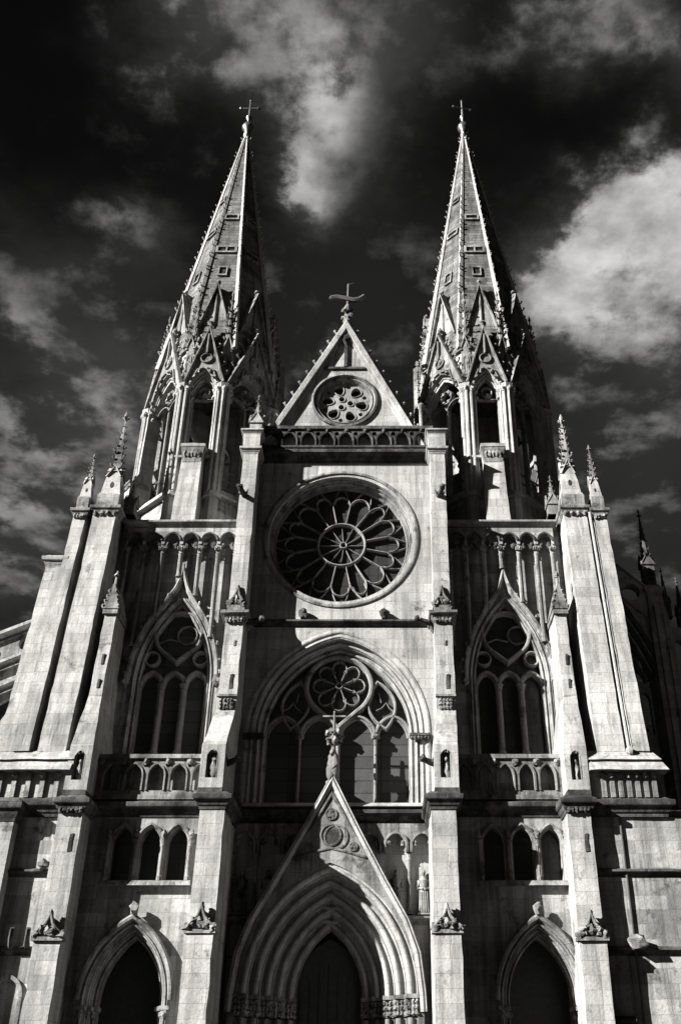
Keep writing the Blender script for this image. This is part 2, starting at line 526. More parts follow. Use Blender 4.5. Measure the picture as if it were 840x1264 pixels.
# inner rosette: twigs and lobes
r = MB()
cx, cz = cm, 19.15
for k in range(8):
    a = PI / 8 + 2 * PI * k / 8
    r.bar([(cx + .16 * math.cos(a), cz + .16 * math.sin(a)), (cx + .72 * math.cos(a), cz + .72 * math.sin(a))], .07, ya + .06, yb)
    ac = a + PI / 8
    lobe = []
    for q in range(9):
        tt = PI * q / 8
        lobe.append((.66 + .62 * math.sin(tt), .34 * math.cos(tt) * (1 + .35 * math.sin(tt))))
    r.bar([(cx + u * math.cos(ac) - v * math.sin(ac), cz + u * math.sin(ac) + v * math.cos(ac)) for u, v in lobe], .07, ya + .06, yb)
r.bar(circ(cx, cz, .16, 10), .07, ya + .02, yb, True)
part('rosette_tracery', r, TRAC, GWO)
for x, w in ((-1.72, .13), (cm, .22), (1.92, .13)):
    m = MB()
    m.lathe(x, .76, [(w * .8, 13.2), (w * .8, 13.35), (w * .62, 13.42), (w * .58, 16.25)], 10)
    m.box(x - w * .42, x + w * .42, .78, 1.05, 13.2, 16.4)
    mu = part('mullion', m, TRAC, GWO)
    k = MB(); k.lathe(x, .74, [(w * .6, 16.1), (w * .75, 16.2), (w * .7, 16.3), (w * 1.2, 16.58), (w * 1.35, 16.72)], 10)
    for q in range(7):
        a = -PI * q / 6
        k.blob(x + w * 1.05 * math.cos(a), .74 + w * 1.05 * math.sin(a), 16.52, .09, .09, .12)
    part('capital', k, CARV, mu)
gl = MB(); gl.prism(arch(.1, 16.5, 4.0, 4.9, 16, 13.1), 1.08, 1.14)
part('glass', gl, PANEL, GWO)
for sx in (-1, 1):
    b = MB(); xx = .1 + sx * 3.95
    b.box(xx - .5, xx + .5, -.24, .3, 16.30, 16.42)
    for q in range(6): b.blob(xx - .4 + q * .16, -.16, 16.2, .1, .1, .11)
    part('capital_band', b, SOOT, GWO)
sl = MB(); sl.hexa((-4.1, 4.3, -.5, .9), (-4.1, 4.3, -.1, .9), 12.92, 13.17)
part('sill', sl, ASH, GWO)

# cornice between portal zone and the great window
mb = MB(); cornice(mb, straight(-4.5, 4.7, 0), 12.2, .72, .55)
part('portal_cornice', mb, SOOT, C)

# blind arcade either side of the portal gable
for x0, x1 in ((-4.42, -1.1), (1.1, 4.65)):
    mb = MB(); n = 3; w = (x1 - x0) / n
    hs = [arch(x0 + (k + .5) * w, 11.25, w * .38, .42, 6, 10.9) for k in range(n)]
    mb.prism([(x0, 10.95)] + [q for k in range(n) for q in ((x0 + (k + .12) * w, 10.95),) + tuple(arch(x0 + (k + .5) * w, 11.25, w * .38, .5, 7)) + ((x0 + (k + .88) * w, 10.95),)] + [(x1, 10.95), (x1, 12.2), (x0, 12.2)], -.28, .0)
    ba = part('portal_blind_arcade', mb, CARV, C)
    am = MB()
    for k in range(n):
        am.sweep(arch(x0 + (k + .5) * w, 11.25, w * .40, .52, 8, 10.95), [(.1, -.28), (.08, -.38), (-.02, -.4), (-.06, -.3), (-.06, -.2)], 'xz')
        for s2 in (-1, 1): am.blob(x0 + (k + .5) * w + s2 * w * .26, -.3, 11.35, .1, .1, .12, .6)
    part('arcade_mould', am, CARV, ba)
    for k in range(n + 1):
        s_ = MB(); xx = min(max(x0 + k * w, x0 + .1), x1 - .1)
        if abs(xx) < 2.6: continue
        s_.lathe(xx, -.14, [(.15, 8.4), (.15, 8.55), (.085, 8.65), (.085, 10.6), (.12, 10.65), (.1, 10.72), (.17, 10.93)], 9)
        part('colonnette', s_, CARV, ba)
    for k in range(n):
        xx = x0 + (k + .5) * w
        if abs(xx) < 1.9: continue
        fg = MB()
        fg.lathe(xx, -.16, [(.24, 8.42), (.22, 8.6), (.17, 9.2), (.19, 9.6), (.22, 9.78), (.09, 9.92), (.07, 9.98)], 10)
        fg.blob(xx + .01, -.18, 10.1, .115, .12, .15, .12)
        for s2 in (-1, 1): fg.tube([(xx + s2 * .2, -.16, 9.76), (xx + s2 * .23, -.24, 9.45), (xx + s2 * .04, -.36, 9.4)], .07, 6, .05)
        for q in range(5): fg.tube([(xx - .16 + .08 * q, -.33, 9.3), (xx - .19 + .095 * q, -.39, 8.45)], .03, 5)
        fg.box(xx - .28, xx + .28, -.42, 0, 8.36, 8.425)
        part('niche_statue', fg, CARV, ba)
    l = MB(); cornice(l, straight(max(x0, 3.05) if x0 > 0 else x0, x1 if x0 > 0 else -3.05, 0), 8.0, .4, .36); part('ledge', l, CARV, ba)

# ------------------------------------------------------------------ gable
GY = .15
def rake_path(hw, z0, za): return [(-hw, z0), (0, za), (hw, z0)]
mb = MB()
mb.prism([(-4.5, 32.7), (4.4, 32.7), (4.4, 33.1), (0, 41.75), (-4.5, 33.1)], GY, GY + 1.0, [circ(0, 36.4, 1.6, 48)])
GB = part('gable', mb, ASH, C)
mb = MB()
mb.sweep([(-4.72, 32.7), (0, 42.1), (4.62, 32.7)], [(-.35, GY), (-.33, GY - .1), (-.2, GY - .15), (-.16, GY - .32), (.1, GY - .36), (.16, GY - .28), (.16, GY + 1.05)], 'xz')
part('rake_coping', mb, ASH, GB)
def crocket_mesh(sc_=1.0):
    b = MB()
    b.tube([(-.1 * sc_, 0, -.06 * sc_), (.08 * sc_, 0, .04 * sc_), (.18 * sc_, 0, .14 * sc_), (.21 * sc_, 0, .25 * sc_)], .085 * sc_, 5, .06 * sc_)
    b.blob(.23 * sc_, 0, .26 * sc_, .09 * sc_)
    return b
CRK = crocket_mesh()
ck = None
for sg in (-1, 1):
    for k in range(11):
        f = (k + 1) / 12
        p = (sg * (4.72 * (1 - f) + .08), GY - .05, 32.7 + 9.4 * f + .08)
        if ck is None:
            ck = part('crocket', CRK, CARV, GB, p, PI)
        else:
            ck2 = dup(ck, p, 0 if sg > 0 else PI)
# blind tracery cross-bar high in the gable and the oculus
b = MB(); b.box(-1.25, 1.2, GY - .12, GY, 38.72, 38.86); b.box(-.09, .09, GY - .16, GY, 38.862, 41.1); b.blob(0, GY - .1, 41.0, .3, .2, .5)
part('cross_bar', b, SOOT, GB)
oc = MB()
oc.sweep(circ(0, 36.4, 1.78, 56), [(.14, GY), (.14, GY - .14), (.02, GY - .18), (-.05, GY - .02), (-.1, GY + .02), (-.16, GY - .06), (-.22, GY + .02), (-.26, GY + .2), (-.3, GY + .25), (-.34, GY + .8)], 'xz', True)
OC = part('oculus', oc, CARV, GB)
t = MB(); ya, yb = GY + .28, GY + .55
disc = circ(0, 36.4, 1.5, 48)
hs = []
for k in range(3):
    a = PI / 2 + .5 + 2 * PI * k / 3
    hs.append(circ(.34 * math.cos(a), 36.4 + .34 * math.sin(a), .2, 12))
for k in range(6):
    a = PI / 6 + .35 + 2 * PI * k / 6
    pet = []
    for q in range(16):
        tt = 2 * PI * q / 16
        u = .98 + .36 * math.cos(tt); v = .30 * math.sin(tt) * (1 + .25 * math.cos(tt))
        pet.append((u * math.cos(a) - v * math.sin(a), 36.4 + u * math.sin(a) + v * math.cos(a)))
    hs.append(pet[::-1])
for k in range(6):
    a = .35 + 2 * PI * k / 6
    hs.append(circ(1.22 * math.cos(a), 36.4 + 1.22 * math.sin(a), .13, 8))
t.prism(disc, ya, yb, hs)
for h in hs[:9]:
    t.bar(h, .07, ya - .05, ya + .02, True)
part('tracery', t, TRAC, OC)
gl = MB(); gl.prism(circ(0, 36.4, 1.55, 40), yb + .06, yb + .1); part('glass', gl, GLASS, OC)
# gable cross
b = MB()
b.lathe(0, GY + .3, [(.42, 41.9), (.36, 42.2), (.18, 42.5), (.26, 42.75), (.34, 43.0), (.2, 43.2), (.14, 43.5), (.24, 43.75), (.18, 44.0), (.07, 44.2)], 9)
for k in range(10):
    a = k * 2.4; zz = 42.3 + .17 * k
    b.blob(.26 * math.cos(a), GY + .3 + .26 * math.sin(a), zz, .16, .16, .17, .6)
GC = part('gable_finial', b, CARV, C)
b = MB(); b.tube([(0, GY + .3, 44.0), (.02, GY + .3, 45.9)], .08, 7)
b.tube([(.02, GY + .3, 45.85), (.28, GY + .3, 45.98), (.42, GY + .3, 46.05)], .06, 6, .02)
b.tube([(-1.05, GY + .28, 44.72), (-.7, GY + .28, 44.78), (-.3, GY + .28, 44.7), (0, GY + .28, 44.62), (.35, GY + .28, 44.52), (.75, GY + .28, 44.6), (1.05, GY + .28, 44.85)], .18, 7)
b.blob(-1.0, GY + .28, 44.72, .2, .14, .15); b.blob(.95, GY + .28, 44.75, .2, .14, .15)
part('cross', b, IRON, GC)

# ------------------------------------------------------------------ main portal
PY = -.9
outl = [(-3.98, 0), (-3.98, 4.6), (-3.95, 5.3), (-3.76, 6.8), (-3.3, 8.04), (-2.36, 9.65), (-1.2, 11.75), (0, 14.05), (1.2, 11.75), (2.36, 9.65), (3.3, 8.04), (3.76, 6.8), (3.95, 5.3), (3.98, 4.6), (3.98, 0)]
mb = MB()
mb.prism(outl, PY, 0.0, [arch(0, 5.2, 3.72, 5.2, 18, .02)])
PT = part('portal', mb, CARV, C)
g2 = MB()
g2.sweep(outl[1:-1], [(-.16, PY), (-.14, PY - .1), (-.02, PY - .16), (.06, PY - .1), (.10, PY - .12), (.14, PY), (.14, PY + 1.5)], 'xz')
part('gable_coping', g2, ASH, PT)
a_ = MB(); a_.sweep(arch(0, 5.25, 3.72, 5.2, 20), orders(2.3, PY + .06, 1.3, 5, 0), 'xz')
part('archivolt', a_, ASH, PT)
for pts_ in ([(-3.72, .02), (-3.72, 4.4)], [(3.72, 4.4), (3.72, .02)]):
    j = MB(); j.sweep(pts_, orders(2.3, PY + .06, 1.3, 5, 0), 'xz'); part('jamb', j, CARV, PT)
for sg in (-1, 1):
    cb = MB()
    # abacus, stepped back with the orders
    for i in range(5):
        xo = 3.72 - .46 * i; yo = PY + .06 + .45 * i
        x0_, x1_ = sorted((sg * (xo + .1), sg * (xo - .5)))
        cb.box(x0_, x1_, yo - .14, yo + .5, 5.1, 5.26)
    part('abacus', cb, CARV, PT)
    lf = MB()
    for i in range(5):
        xo = 3.72 - .46 * i; yo = PY + .06 + .45 * i
        for kx in range(3):
            for kz in range(3):
                lf.blob(sg * (xo - .02 - .15 * kx), yo - .06 + .05 * kx, 5.0 - .22 * kz, .11, .12, .12, .5)
        for ky in range(3):
            for kz in range(3):
                lf.blob(sg * (xo - .42), yo + .05 + .17 * ky, 5.0 - .22 * kz, .1, .1, .11, .5)
    part('foliage_capitals', lf, CARV, PT)
d = MB(); d.prism(arch(0, 5.2, 1.6, 2.4, 12, .02), 1.35, 1.5)
for x in (-1.2, -.8, -.4, .0, .4, .8, 1.2): d.box(x - .03, x + .03, 1.31, 1.35, .1, 6.6 - abs(x) * .9)
D = part('door', d, WOOD, PT)
b = MB(); b.tube([(.18, 1.3, 1.1), (.18, 1.24, 1.3), (.18, 1.3, 1.5)], .025); part('handle', b, IRON, D)
rl_ = MB()
rl_.bar([(-1.75, 10.65), (-.95, 11.75), (0, 13.35), (.95, 11.75), (1.75, 10.65)], .13, PY - .07, PY + .01)
rl_.bar([(-1.55, 10.6), (-.7, 10.85), (0, 11.0), (.7, 10.85), (1.55, 10.6)], .11, PY - .06, PY + .01)
part('gable_relief', rl_, WORN, PT)
for x, z, q in ((0, 12.45, .24), (-.95, 11.05, .17), (1.0, 11.05, .17)):
    rl_ = MB(); rl_.bar(circ(x, z, q, 14), .08, PY - .06, PY + .01, True)
    for k in range(3): rl_.blob(x + q * .45 * math.cos(PI / 2 + k * 2.09), PY - .02, z + q * .45 * math.sin(PI / 2 + k * 2.09), q * .6, .06, q * .6, .3)
    part('trefoil', rl_, WORN, PT)
# roundel with a trefoil crescent in the gable
rr = MB(); rr.sweep(circ(0, 11.55, .42, 24), [(.07, PY), (.06, PY - .05), (.0, PY - .06), (-.05, PY + .02), (-.09, PY + .3)], 'xz', True)
rr.sweep(circ(.24, 11.47, .5, 24), [(.06, PY), (.04, PY - .04), (-.02, PY - .05), (-.05, PY)], 'xz', True)
RN = part('roundel', rr, WORN, PT)
dk = MB(); dk.prism(circ(0, 11.55, .40, 20), PY - .02, PY); part('recess', dk, SOOT, RN)  # flat disc; the shade of a hollow is put into its dark colour
# finial with a carved figure on the portal gable
f_ = MB()
f_.lathe(0, PY + .2, [(.3, 13.75), (.34, 13.95), (.2, 14.05), (.3, 14.2), (.33, 14.5), (.24, 14.9), (.26, 15.1), (.13, 15.35), (.1, 15.6), (.22, 15.8), (.26, 15.95), (.12, 16.1), (.07, 16.5), (.05, 17.3)], 9)
for q in range(10):
    a = 2 * PI * q / 5 + (q > 4) * .6; z = 15.85 if q < 5 else 16.25
    f_.blob(.28 * math.cos(a), PY + .2 + .28 * math.sin(a), z, .13, .13, .14, .6)
f_.blob(-.02, PY - .02, 14.55, .26, .22, .55, .4); f_.blob(-.03, PY - .06, 15.22, .14, .14, .17, .2)
f_.box(-.55, .55, PY + .17, PY + .23, 17.02, 17.09)
part('finial', f_, CARV, PT)

# ================================================================== TOWERS
TY = .5      # wall plane of the tower bays

def pinnacle(parent, x, y, z, hw, body, spire, mat=CARV, name='pinnacle', slot=True, croc=5):
    """square shaft with gablets, a crocketed spirelet and a finial"""
    mb = MB()
    mb.box(-hw, hw, -hw, hw, 0, body)
    mb.box(-hw * 1.18, hw * 1.18, -hw * 1.18, hw * 1.18, body * .0, body * .07)
    mb.box(-hw * 1.22, hw * 1.22, -hw * 1.22, hw * 1.22, body - .06, body + .05)
    gh = hw * 1.7
    for r_ in range(4):
        M = Matrix.Rotation(r_ * PI / 2, 4, 'Z')
        mb.prism([(-hw, body + .05), (hw, body + .05), (0, body + .05 + gh)], -hw * 1.12, -hw * .4, (), M)
        mb.bar([(-hw * 1.15, body), (0, body + gh + .12), (hw * 1.15, body)], hw * .18, -hw * 1.25, -hw * 1.0, False, .3, M)
        if slot:
            mb.sweep(arch(0, body * .62, hw * .45, hw * .7, 5, body * .22), [(.05, -hw), (.05, -hw - .05), (-.03, -hw - .04), (-.03, -hw)], 'xz', False, False, M)
    o = part(name, mb, mat, parent, (x, y, z))
    if slot:
        sl = MB()
        for r_ in range(4):
            M = Matrix.Rotation(r_ * PI / 2, 4, 'Z')
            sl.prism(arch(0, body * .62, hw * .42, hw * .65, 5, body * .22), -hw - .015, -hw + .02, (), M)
        part('niche', sl, GLASS, o)  # flat patches on the shaft; dark colour stands in for niche shade
    sp = MB()
    b0 = body + .05
    sp.cone(0, 0, b0, b0 + spire, hw * .92, hw * .1, 8, PI / 8)
    for r_ in range(4):
        a = PI / 4 + r_ * PI / 2
        for k in range(croc):
            f = (k + 1.2) / (croc + 1.2)
            rad = hw * (.92 - .82 * f)
            M = Matrix.Translation((math.cos(a) * rad, math.sin(a) * rad, b0 + spire * f)) @ Matrix.Rotation(a, 4, 'Z') @ Matrix.Scale(hw * 1.05 * (1.15 - .5 * f), 4)
            sp.merge(CRK, M)
    part('spirelet', sp, mat, o)
    fi = MB()
    zt = b0 + spire - .05
    fi.lathe(0, 0, [(hw * .12, zt), (hw * .3, zt + hw * .25), (hw * .14, zt + hw * .5), (hw * .1, zt + hw * .9), (hw * .24, zt + hw * 1.1), (hw * .05, zt + hw * 1.7)], 7)
    for k in range(4):
        a = PI / 2 * k
        fi.blob(hw * .3 * math.cos(a), hw * .3 * math.sin(a), zt + hw * .32, hw * .16)
    part('finial', fi, mat, o)
    return o

def obelisk(parent, x, y, z, hw, body, spire, croc=7):
    mb = MB()
    mb.box(-hw * 1.1, hw * 1.1, -hw * 1.1, hw * 1.1, 0, .18)
    mb.hexa((-hw, hw, -hw, hw), (-hw * .62, hw * .62, -hw * .62, hw * .62), .182, body)
    mb.hexa((-hw * .78, hw * .78, -hw * .78, hw * .78), (-hw * .6, hw * .6, -hw * .6, hw * .6), body + .002, body + .16)
    for r_ in range(4):
        M = Matrix.Rotation(r_ * PI / 2, 4, 'Z')
        mb.bar([(-hw * .72, body * .78), (0, body * 1.22), (hw * .72, body * .78)], hw * .13, -hw * .86, -hw * .58, False, .3, M)
    o = part('pinnacle', mb, ASH, parent, (x, y, z)); worn(o, .02, .03, .4)
    f = .45; yy = hw * (1 - .38 * f)
    for r_ in range(4):
        sl = MB()
        M = Matrix.Rotation(r_ * PI / 2, 4, 'Z') @ Matrix.Translation((0, -yy, body * f)) @ Matrix.Rotation(-math.atan(hw * .38 / body), 4, 'X')
        sl.prism([(hw * .2 * math.cos(t * PI / 6), hw * .42 * math.sin(t * PI / 6)) for t in range(12)], -.02, .05, (), M)
        part('niche', sl, GLASS, o)  # flat oval patch, coloured dark for the shade of a hollow
    sp = MB(); b0 = body + .1
    sp.cone(0, 0, b0, b0 + spire, hw * .62, hw * .07, 4, PI / 4)
    for r_ in range(4):
        a = PI / 4 + r_ * PI / 2
        for k in range(croc):
            g_ = (k + .6) / (croc + .6); rad = hw * (.62 - .55 * g_)
            sc_ = hw * 1.25 * (1.1 - .55 * g_) * random.uniform(.75, 1.25)
            sp.merge(CRK, Matrix.Translation((math.cos(a) * rad, math.sin(a) * rad, b0 + spire * g_)) @ Matrix.Rotation(a + random.uniform(-.4, .4), 4, 'Z') @ Matrix.Scale(sc_, 4))
    part('spirelet', sp, CARV, o)
    fi = MB(); zt = b0 + spire - .05
    fi.lathe(0, 0, [(hw * .1, zt), (hw * .26, zt + hw * .2), (hw * .12, zt + hw * .45), (hw * .22, zt + hw * .75), (hw * .05, zt + hw * 1.25)], 7)
    for k in range(4): fi.blob(hw * .28 * math.cos(k * 1.57), hw * .28 * math.sin(k * 1.57), zt + hw * .3, hw * .15)
    part('finial', fi, CARV, o)
    return o

def gargoyle(parent, x, y, z, dx, dy, L=.9):
    b = MB(); d = Vector((dx, dy, 0)).normalized()
    p = Vector((x, y, z))
    b.tube([p, p + d * (.5 * L) + Vector((0, 0, .03)), p + d * (.8 * L) + Vector((0, 0, .1))], .17, 7, .12)
    h = p + d * L + Vector((0, 0, .12)); b.blob(h.x, h.y, h.z, .17, .17, .16, .5)
    q = Vector((-d.y, d.x, 0))
    for sg in (-1, 1):
        e = p + d * (.35 * L) + q * (.17 * sg); b.tube([e, e + q * (.1 * sg) + Vector((0, 0, .2))], .08, 5, .02)
    return part('gargoyle', b, SOOT, parent)

def tiered_buttress(xc, yw, spec, mat=ASH, name='buttress'):
    """spec rows: z0, z1, half-width bottom, half-width top, front y bottom, front y top, x shift bottom, x shift top"""
    mb = MB()
    for z0, z1, h0, h1, f0, f1, s0, s1 in spec:
        mb.hexa((xc + s0 - h0, xc + s0 + h0, f0, yw), (xc + s1 - h1, xc + s1 + h1, f1, yw), z0, z1)
    return worn(part(name, mb, mat, C))

def gablet_cap(parent, xc, yf, z, hw, h, mat=CARV):
    b = MB()
    b.prism([(xc - hw, z), (xc + hw, z), (xc + hw * .25, z + h * .62), (xc, z + h), (xc - hw * .25, z + h * .62)], yf - .12, yf + .4)
    b.bar([(xc - hw * 1.1, z - .02), (xc - hw * .25, z + h * .64), (xc, z + h + .1), (xc + hw * .25, z + h * .64), (xc + hw * 1.1, z - .02)], .12, yf - .24, yf - .1)
    b.box(xc - hw * 1.12, xc + hw * 1.12, yf - .22, yf + .3, z - .16, z - .021)
    b.blob(xc, yf - .2, z + h * .3, hw * .3, .16, h * .26, .5)
    for sg in (-1, 1):
        b.blob(xc + sg * hw * .9, yf - .16, z + .06, .17, .14, .17, .6)
        b.blob(xc + sg * hw * .5, yf - .2, z + h * .3, .12, .12, .15, .7)
        b.tube([(xc + sg * hw * .9, yf - .18, z + .1), (xc + sg * hw * .55, yf - .26, z + h * .38), (xc + sg * hw * .2, yf - .22, z + h * .5)], .07, 5, .04)
    b.blob(xc + hw * .35, yf - .22, z + .16, .2, .16, .18, .7)
    b.blob(xc, yf - .12, z + h + .1, .1, .1, .14, .5)
    return part('gablet', b, mat, parent)

def niche_box(parent, xc, yf, z0, z1, hw, yb):
    b = MB()
    b.prism([(xc - hw, z0), (xc + hw, z0), (xc + hw, z1), (xc - hw, z1)], yf, yf + .3,
            [[(xc - hw * .5, z0 + .45), (xc + hw * .5, z0 + .45), (xc + hw * .5, z1 - .45), (xc + hw * .25, z1 - .26), (xc, z1 - .2), (xc - hw * .25, z1 - .26), (xc - hw * .5, z1 - .45)]])
    b.box(xc - hw, xc + hw, yf + .72, yb, z0, z1)
    b.box(xc - hw, xc - hw * .75, yf + .3, yf + .72, z0, z1); b.box(xc + hw * .75, xc + hw, yf + .3, yf + .72, z0, z1)
    b.box(xc - hw * .74, xc + hw * .74, yf + .3, yf + .72, z0, z0 + .3)
    o = part('niche', b, ASH, parent)
    s_ = MB()
    for sg in (-1, 1):
        s_.tube([(xc + sg * hw * .44, yf + .1, z0 + .4), (xc + sg * hw * .44, yf + .1, z1 - .3)], .06, 6)
    s_.blob(xc + .03, yf + .2, z0 + .82, .17, .15, .42, .4); s_.blob(xc + .02, yf + .18, z0 + 1.28, .1, .1, .12, .3)
    for q in range(4): s_.blob(xc - hw * .45 + q * hw * .3, yf + .1, z1 - .24, .1, .09, .1, .5)
    part('niche_figure', s_, CARV, o)
    return o

def slot(parent, x, y, z, w, h):
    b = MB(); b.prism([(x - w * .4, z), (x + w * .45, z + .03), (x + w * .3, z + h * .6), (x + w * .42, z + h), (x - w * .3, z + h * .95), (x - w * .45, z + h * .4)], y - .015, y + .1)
    return part('slit_shade', b, SOOT, parent)  # thin flat patch; its dark tone paints the shade of a slit

# --- four great buttresses
for sg, xl, xn, xc, inner in ((-1, -4.85, -5.1, -4.95, 1), (1, 4.85, 5.05, 5.2, -1)):
    def S(x): return x - xc
    B = tiered_buttress(xc, 1.2, [
        (0, 7.1, .55, .54, -3.95, -3.9, S(xl), S(xl)), (7.102, 7.7, .54, .53, -3.85, -3.65, S(xl), S(xl)), (7.702, 12.0, .53, .52, -3.65, -3.6, S(xl), S(xl)),
        (12.3, 14.898, .4, .4, -2.6, -2.6, S(xn), S(xn)),
        (14.9, 17.0, .52, .45, -3.2, -1.85, S(xn), 0), (17.002, 21.6, .45, .43, -1.85, -1.65, 0, 0),
        (21.602, 31.9, .42, .40, -1.35, -1.25, 0, 0)])
    k = MB(); cornice(k, wrap(xl - .52, xl + .52, -3.6, .3), 12.0, .75, .3); k.box(xn - .54, xn + .54, -3.3, .5, 12.6, 13.0)
    part('cornice', k, SOOT, B)
    niche_box(B, xn, -3.2, 13.002, 14.898, .52, .4)
    k = MB(); cornice(k, wrap(xc - .43, xc + .43, -1.65, .3), 21.6, .55, .26); k.box(xc - .42, xc + .42, -1.6, .5, 22.0, 22.3)
    for q in range(5): k.blob(xc - .36 + q * .18, -1.76, 21.55, .11, .1, .13, .5)
    part('capital', k, CARV, B)
    gablet_cap(B, xc, -1.3, 22.5, .42, .85)
    gablet_cap(B, xl, -3.75, 7.3, .55, .75)
    for z, w, h in ((20.2, .13, .3), (18.0, .2, .75)): slot(B, xc + .12, -1.85 + (z - 17) * .043 - .0, z, w, h)
    cv = MB()
    for q in range(12): cv.blob(xc - .25 + .16 * (q % 4), -1.9, 17.05 + .18 * (q // 4), .09, .07, .1, .6)
    cv.box(xc - .47, xc + .47, -1.95, -1.7, 17.6, 17.7)
    part('carved_panel', cv, CARV, B)
    k = MB(); cornice(k, wrap(xc - .4, xc + .4, -1.25, .6), 31.7, .5, .2); k.box(xc - .46, xc + .46, -1.3, .9, 32.15, 33.0)
    cornice(k, wrap(xc - .46, xc + .46, -1.3, .9), 33.0, .35, .16)
    k.box(xc - .5, xc + .5, -1.3, .9, 33.28, 33.36)
    part('pier_head', k, ASH, B)
    gargoyle(B, xc + (0 if sg > 0 else -.1), -1.2, 29.0, .25 * sg, -1, .8)
    gargoyle(B, xc + inner * .4, -.9, 21.75, inner, -.35, .9)
    gargoyle(B, xn + inner * .45, -2.4, 14.3, inner, -.5, .6)
o = pinnacle(C, -4.85, -.6, 33.36, .34, .7, 1.6, slot=False, croc=3)
b = MB(); b.lathe(4.42, -.1, [(.17, 34.2), (.17, 34.35), (.12, 34.42), (.12, 35.6), (.2, 35.7), (.22, 35.85), (.1, 36.0)], 9)
part('colonnette', b, CARV, C)

# --- slimmer buttresses at the outer side of each tower bay
for sg, xl, xc in ((-1, -10.95, -11.05), (1, 10.62, 10.95)):
    B = tiered_buttress(xc, 1.2, [
        (0, 6.9, .54, .53, -3.35, -3.3, xl - xc, xl - xc), (6.902, 7.5, .53, .52, -3.25, -3.05, xl - xc, xl - xc), (7.502, 12.0, .51, .5, -3.05, -3.0, xl - xc, xl - xc),
        (12.3, 14.948, .36, .36, -2.2, -2.2, (xl - xc) * .6, (xl - xc) * .6),
        (14.95, 17.6, .5, .30, -2.85, -1.95, (xl - xc) * .6, 0), (17.602, 21.9, .30, .28, -1.95, -1.65, 0, 0)])
    xn = xc + (xl - xc) * .6
    k = MB(); cornice(k, wrap(xl - .5, xl + .5, -3.0, .5), 12.0, .75, .28); k.box(xn - .5, xn + .5, -2.95, .6, 12.6, 13.0)
    for q in range(6): k.blob(xl - .42 + q * .17, -3.1, 12.1, .1, .1, .13, .5)
    part('cornice', k, SOOT, B)
    niche_box(B, xn, -2.85, 13.002, 14.948, .5, .6)
    gablet_cap(B, xl, -3.2, 7.1, .56, .75)
    cp = MB(); cp.box(xc - .36, xc + .36, -1.78, .6, 21.9, 22.15)
    cp.prism([(xc - .4, 22.152), (xc + .4, 22.152), (xc + .05, 23.5), (xc - .05, 23.5)], -1.82, .0)
    for q in range(4):
        f = q / 4
        for s2 in (-1, 1): cp.blob(xc + s2 * (.38 - .3 * f), -1.76, 22.3 + 1.1 * f, .09, .1, .11, .5)
    cp.tube([(xc, -1.6, 23.3), (xc + .02, -1.6, 24.3)], .1, 6, .05); cp.blob(xc, -1.6, 24.05, .15, .15, .12, .5)
    part('gable_cap', cp, CARV, B)
    for z, h in ((19.2, .55), (18.0, .45)): slot(B, xc + .05, -1.97 + (z - 17.6) * .07, z, .14, h)
    slot(B, xl + .2, -3.035, 10.4, .2, .75)

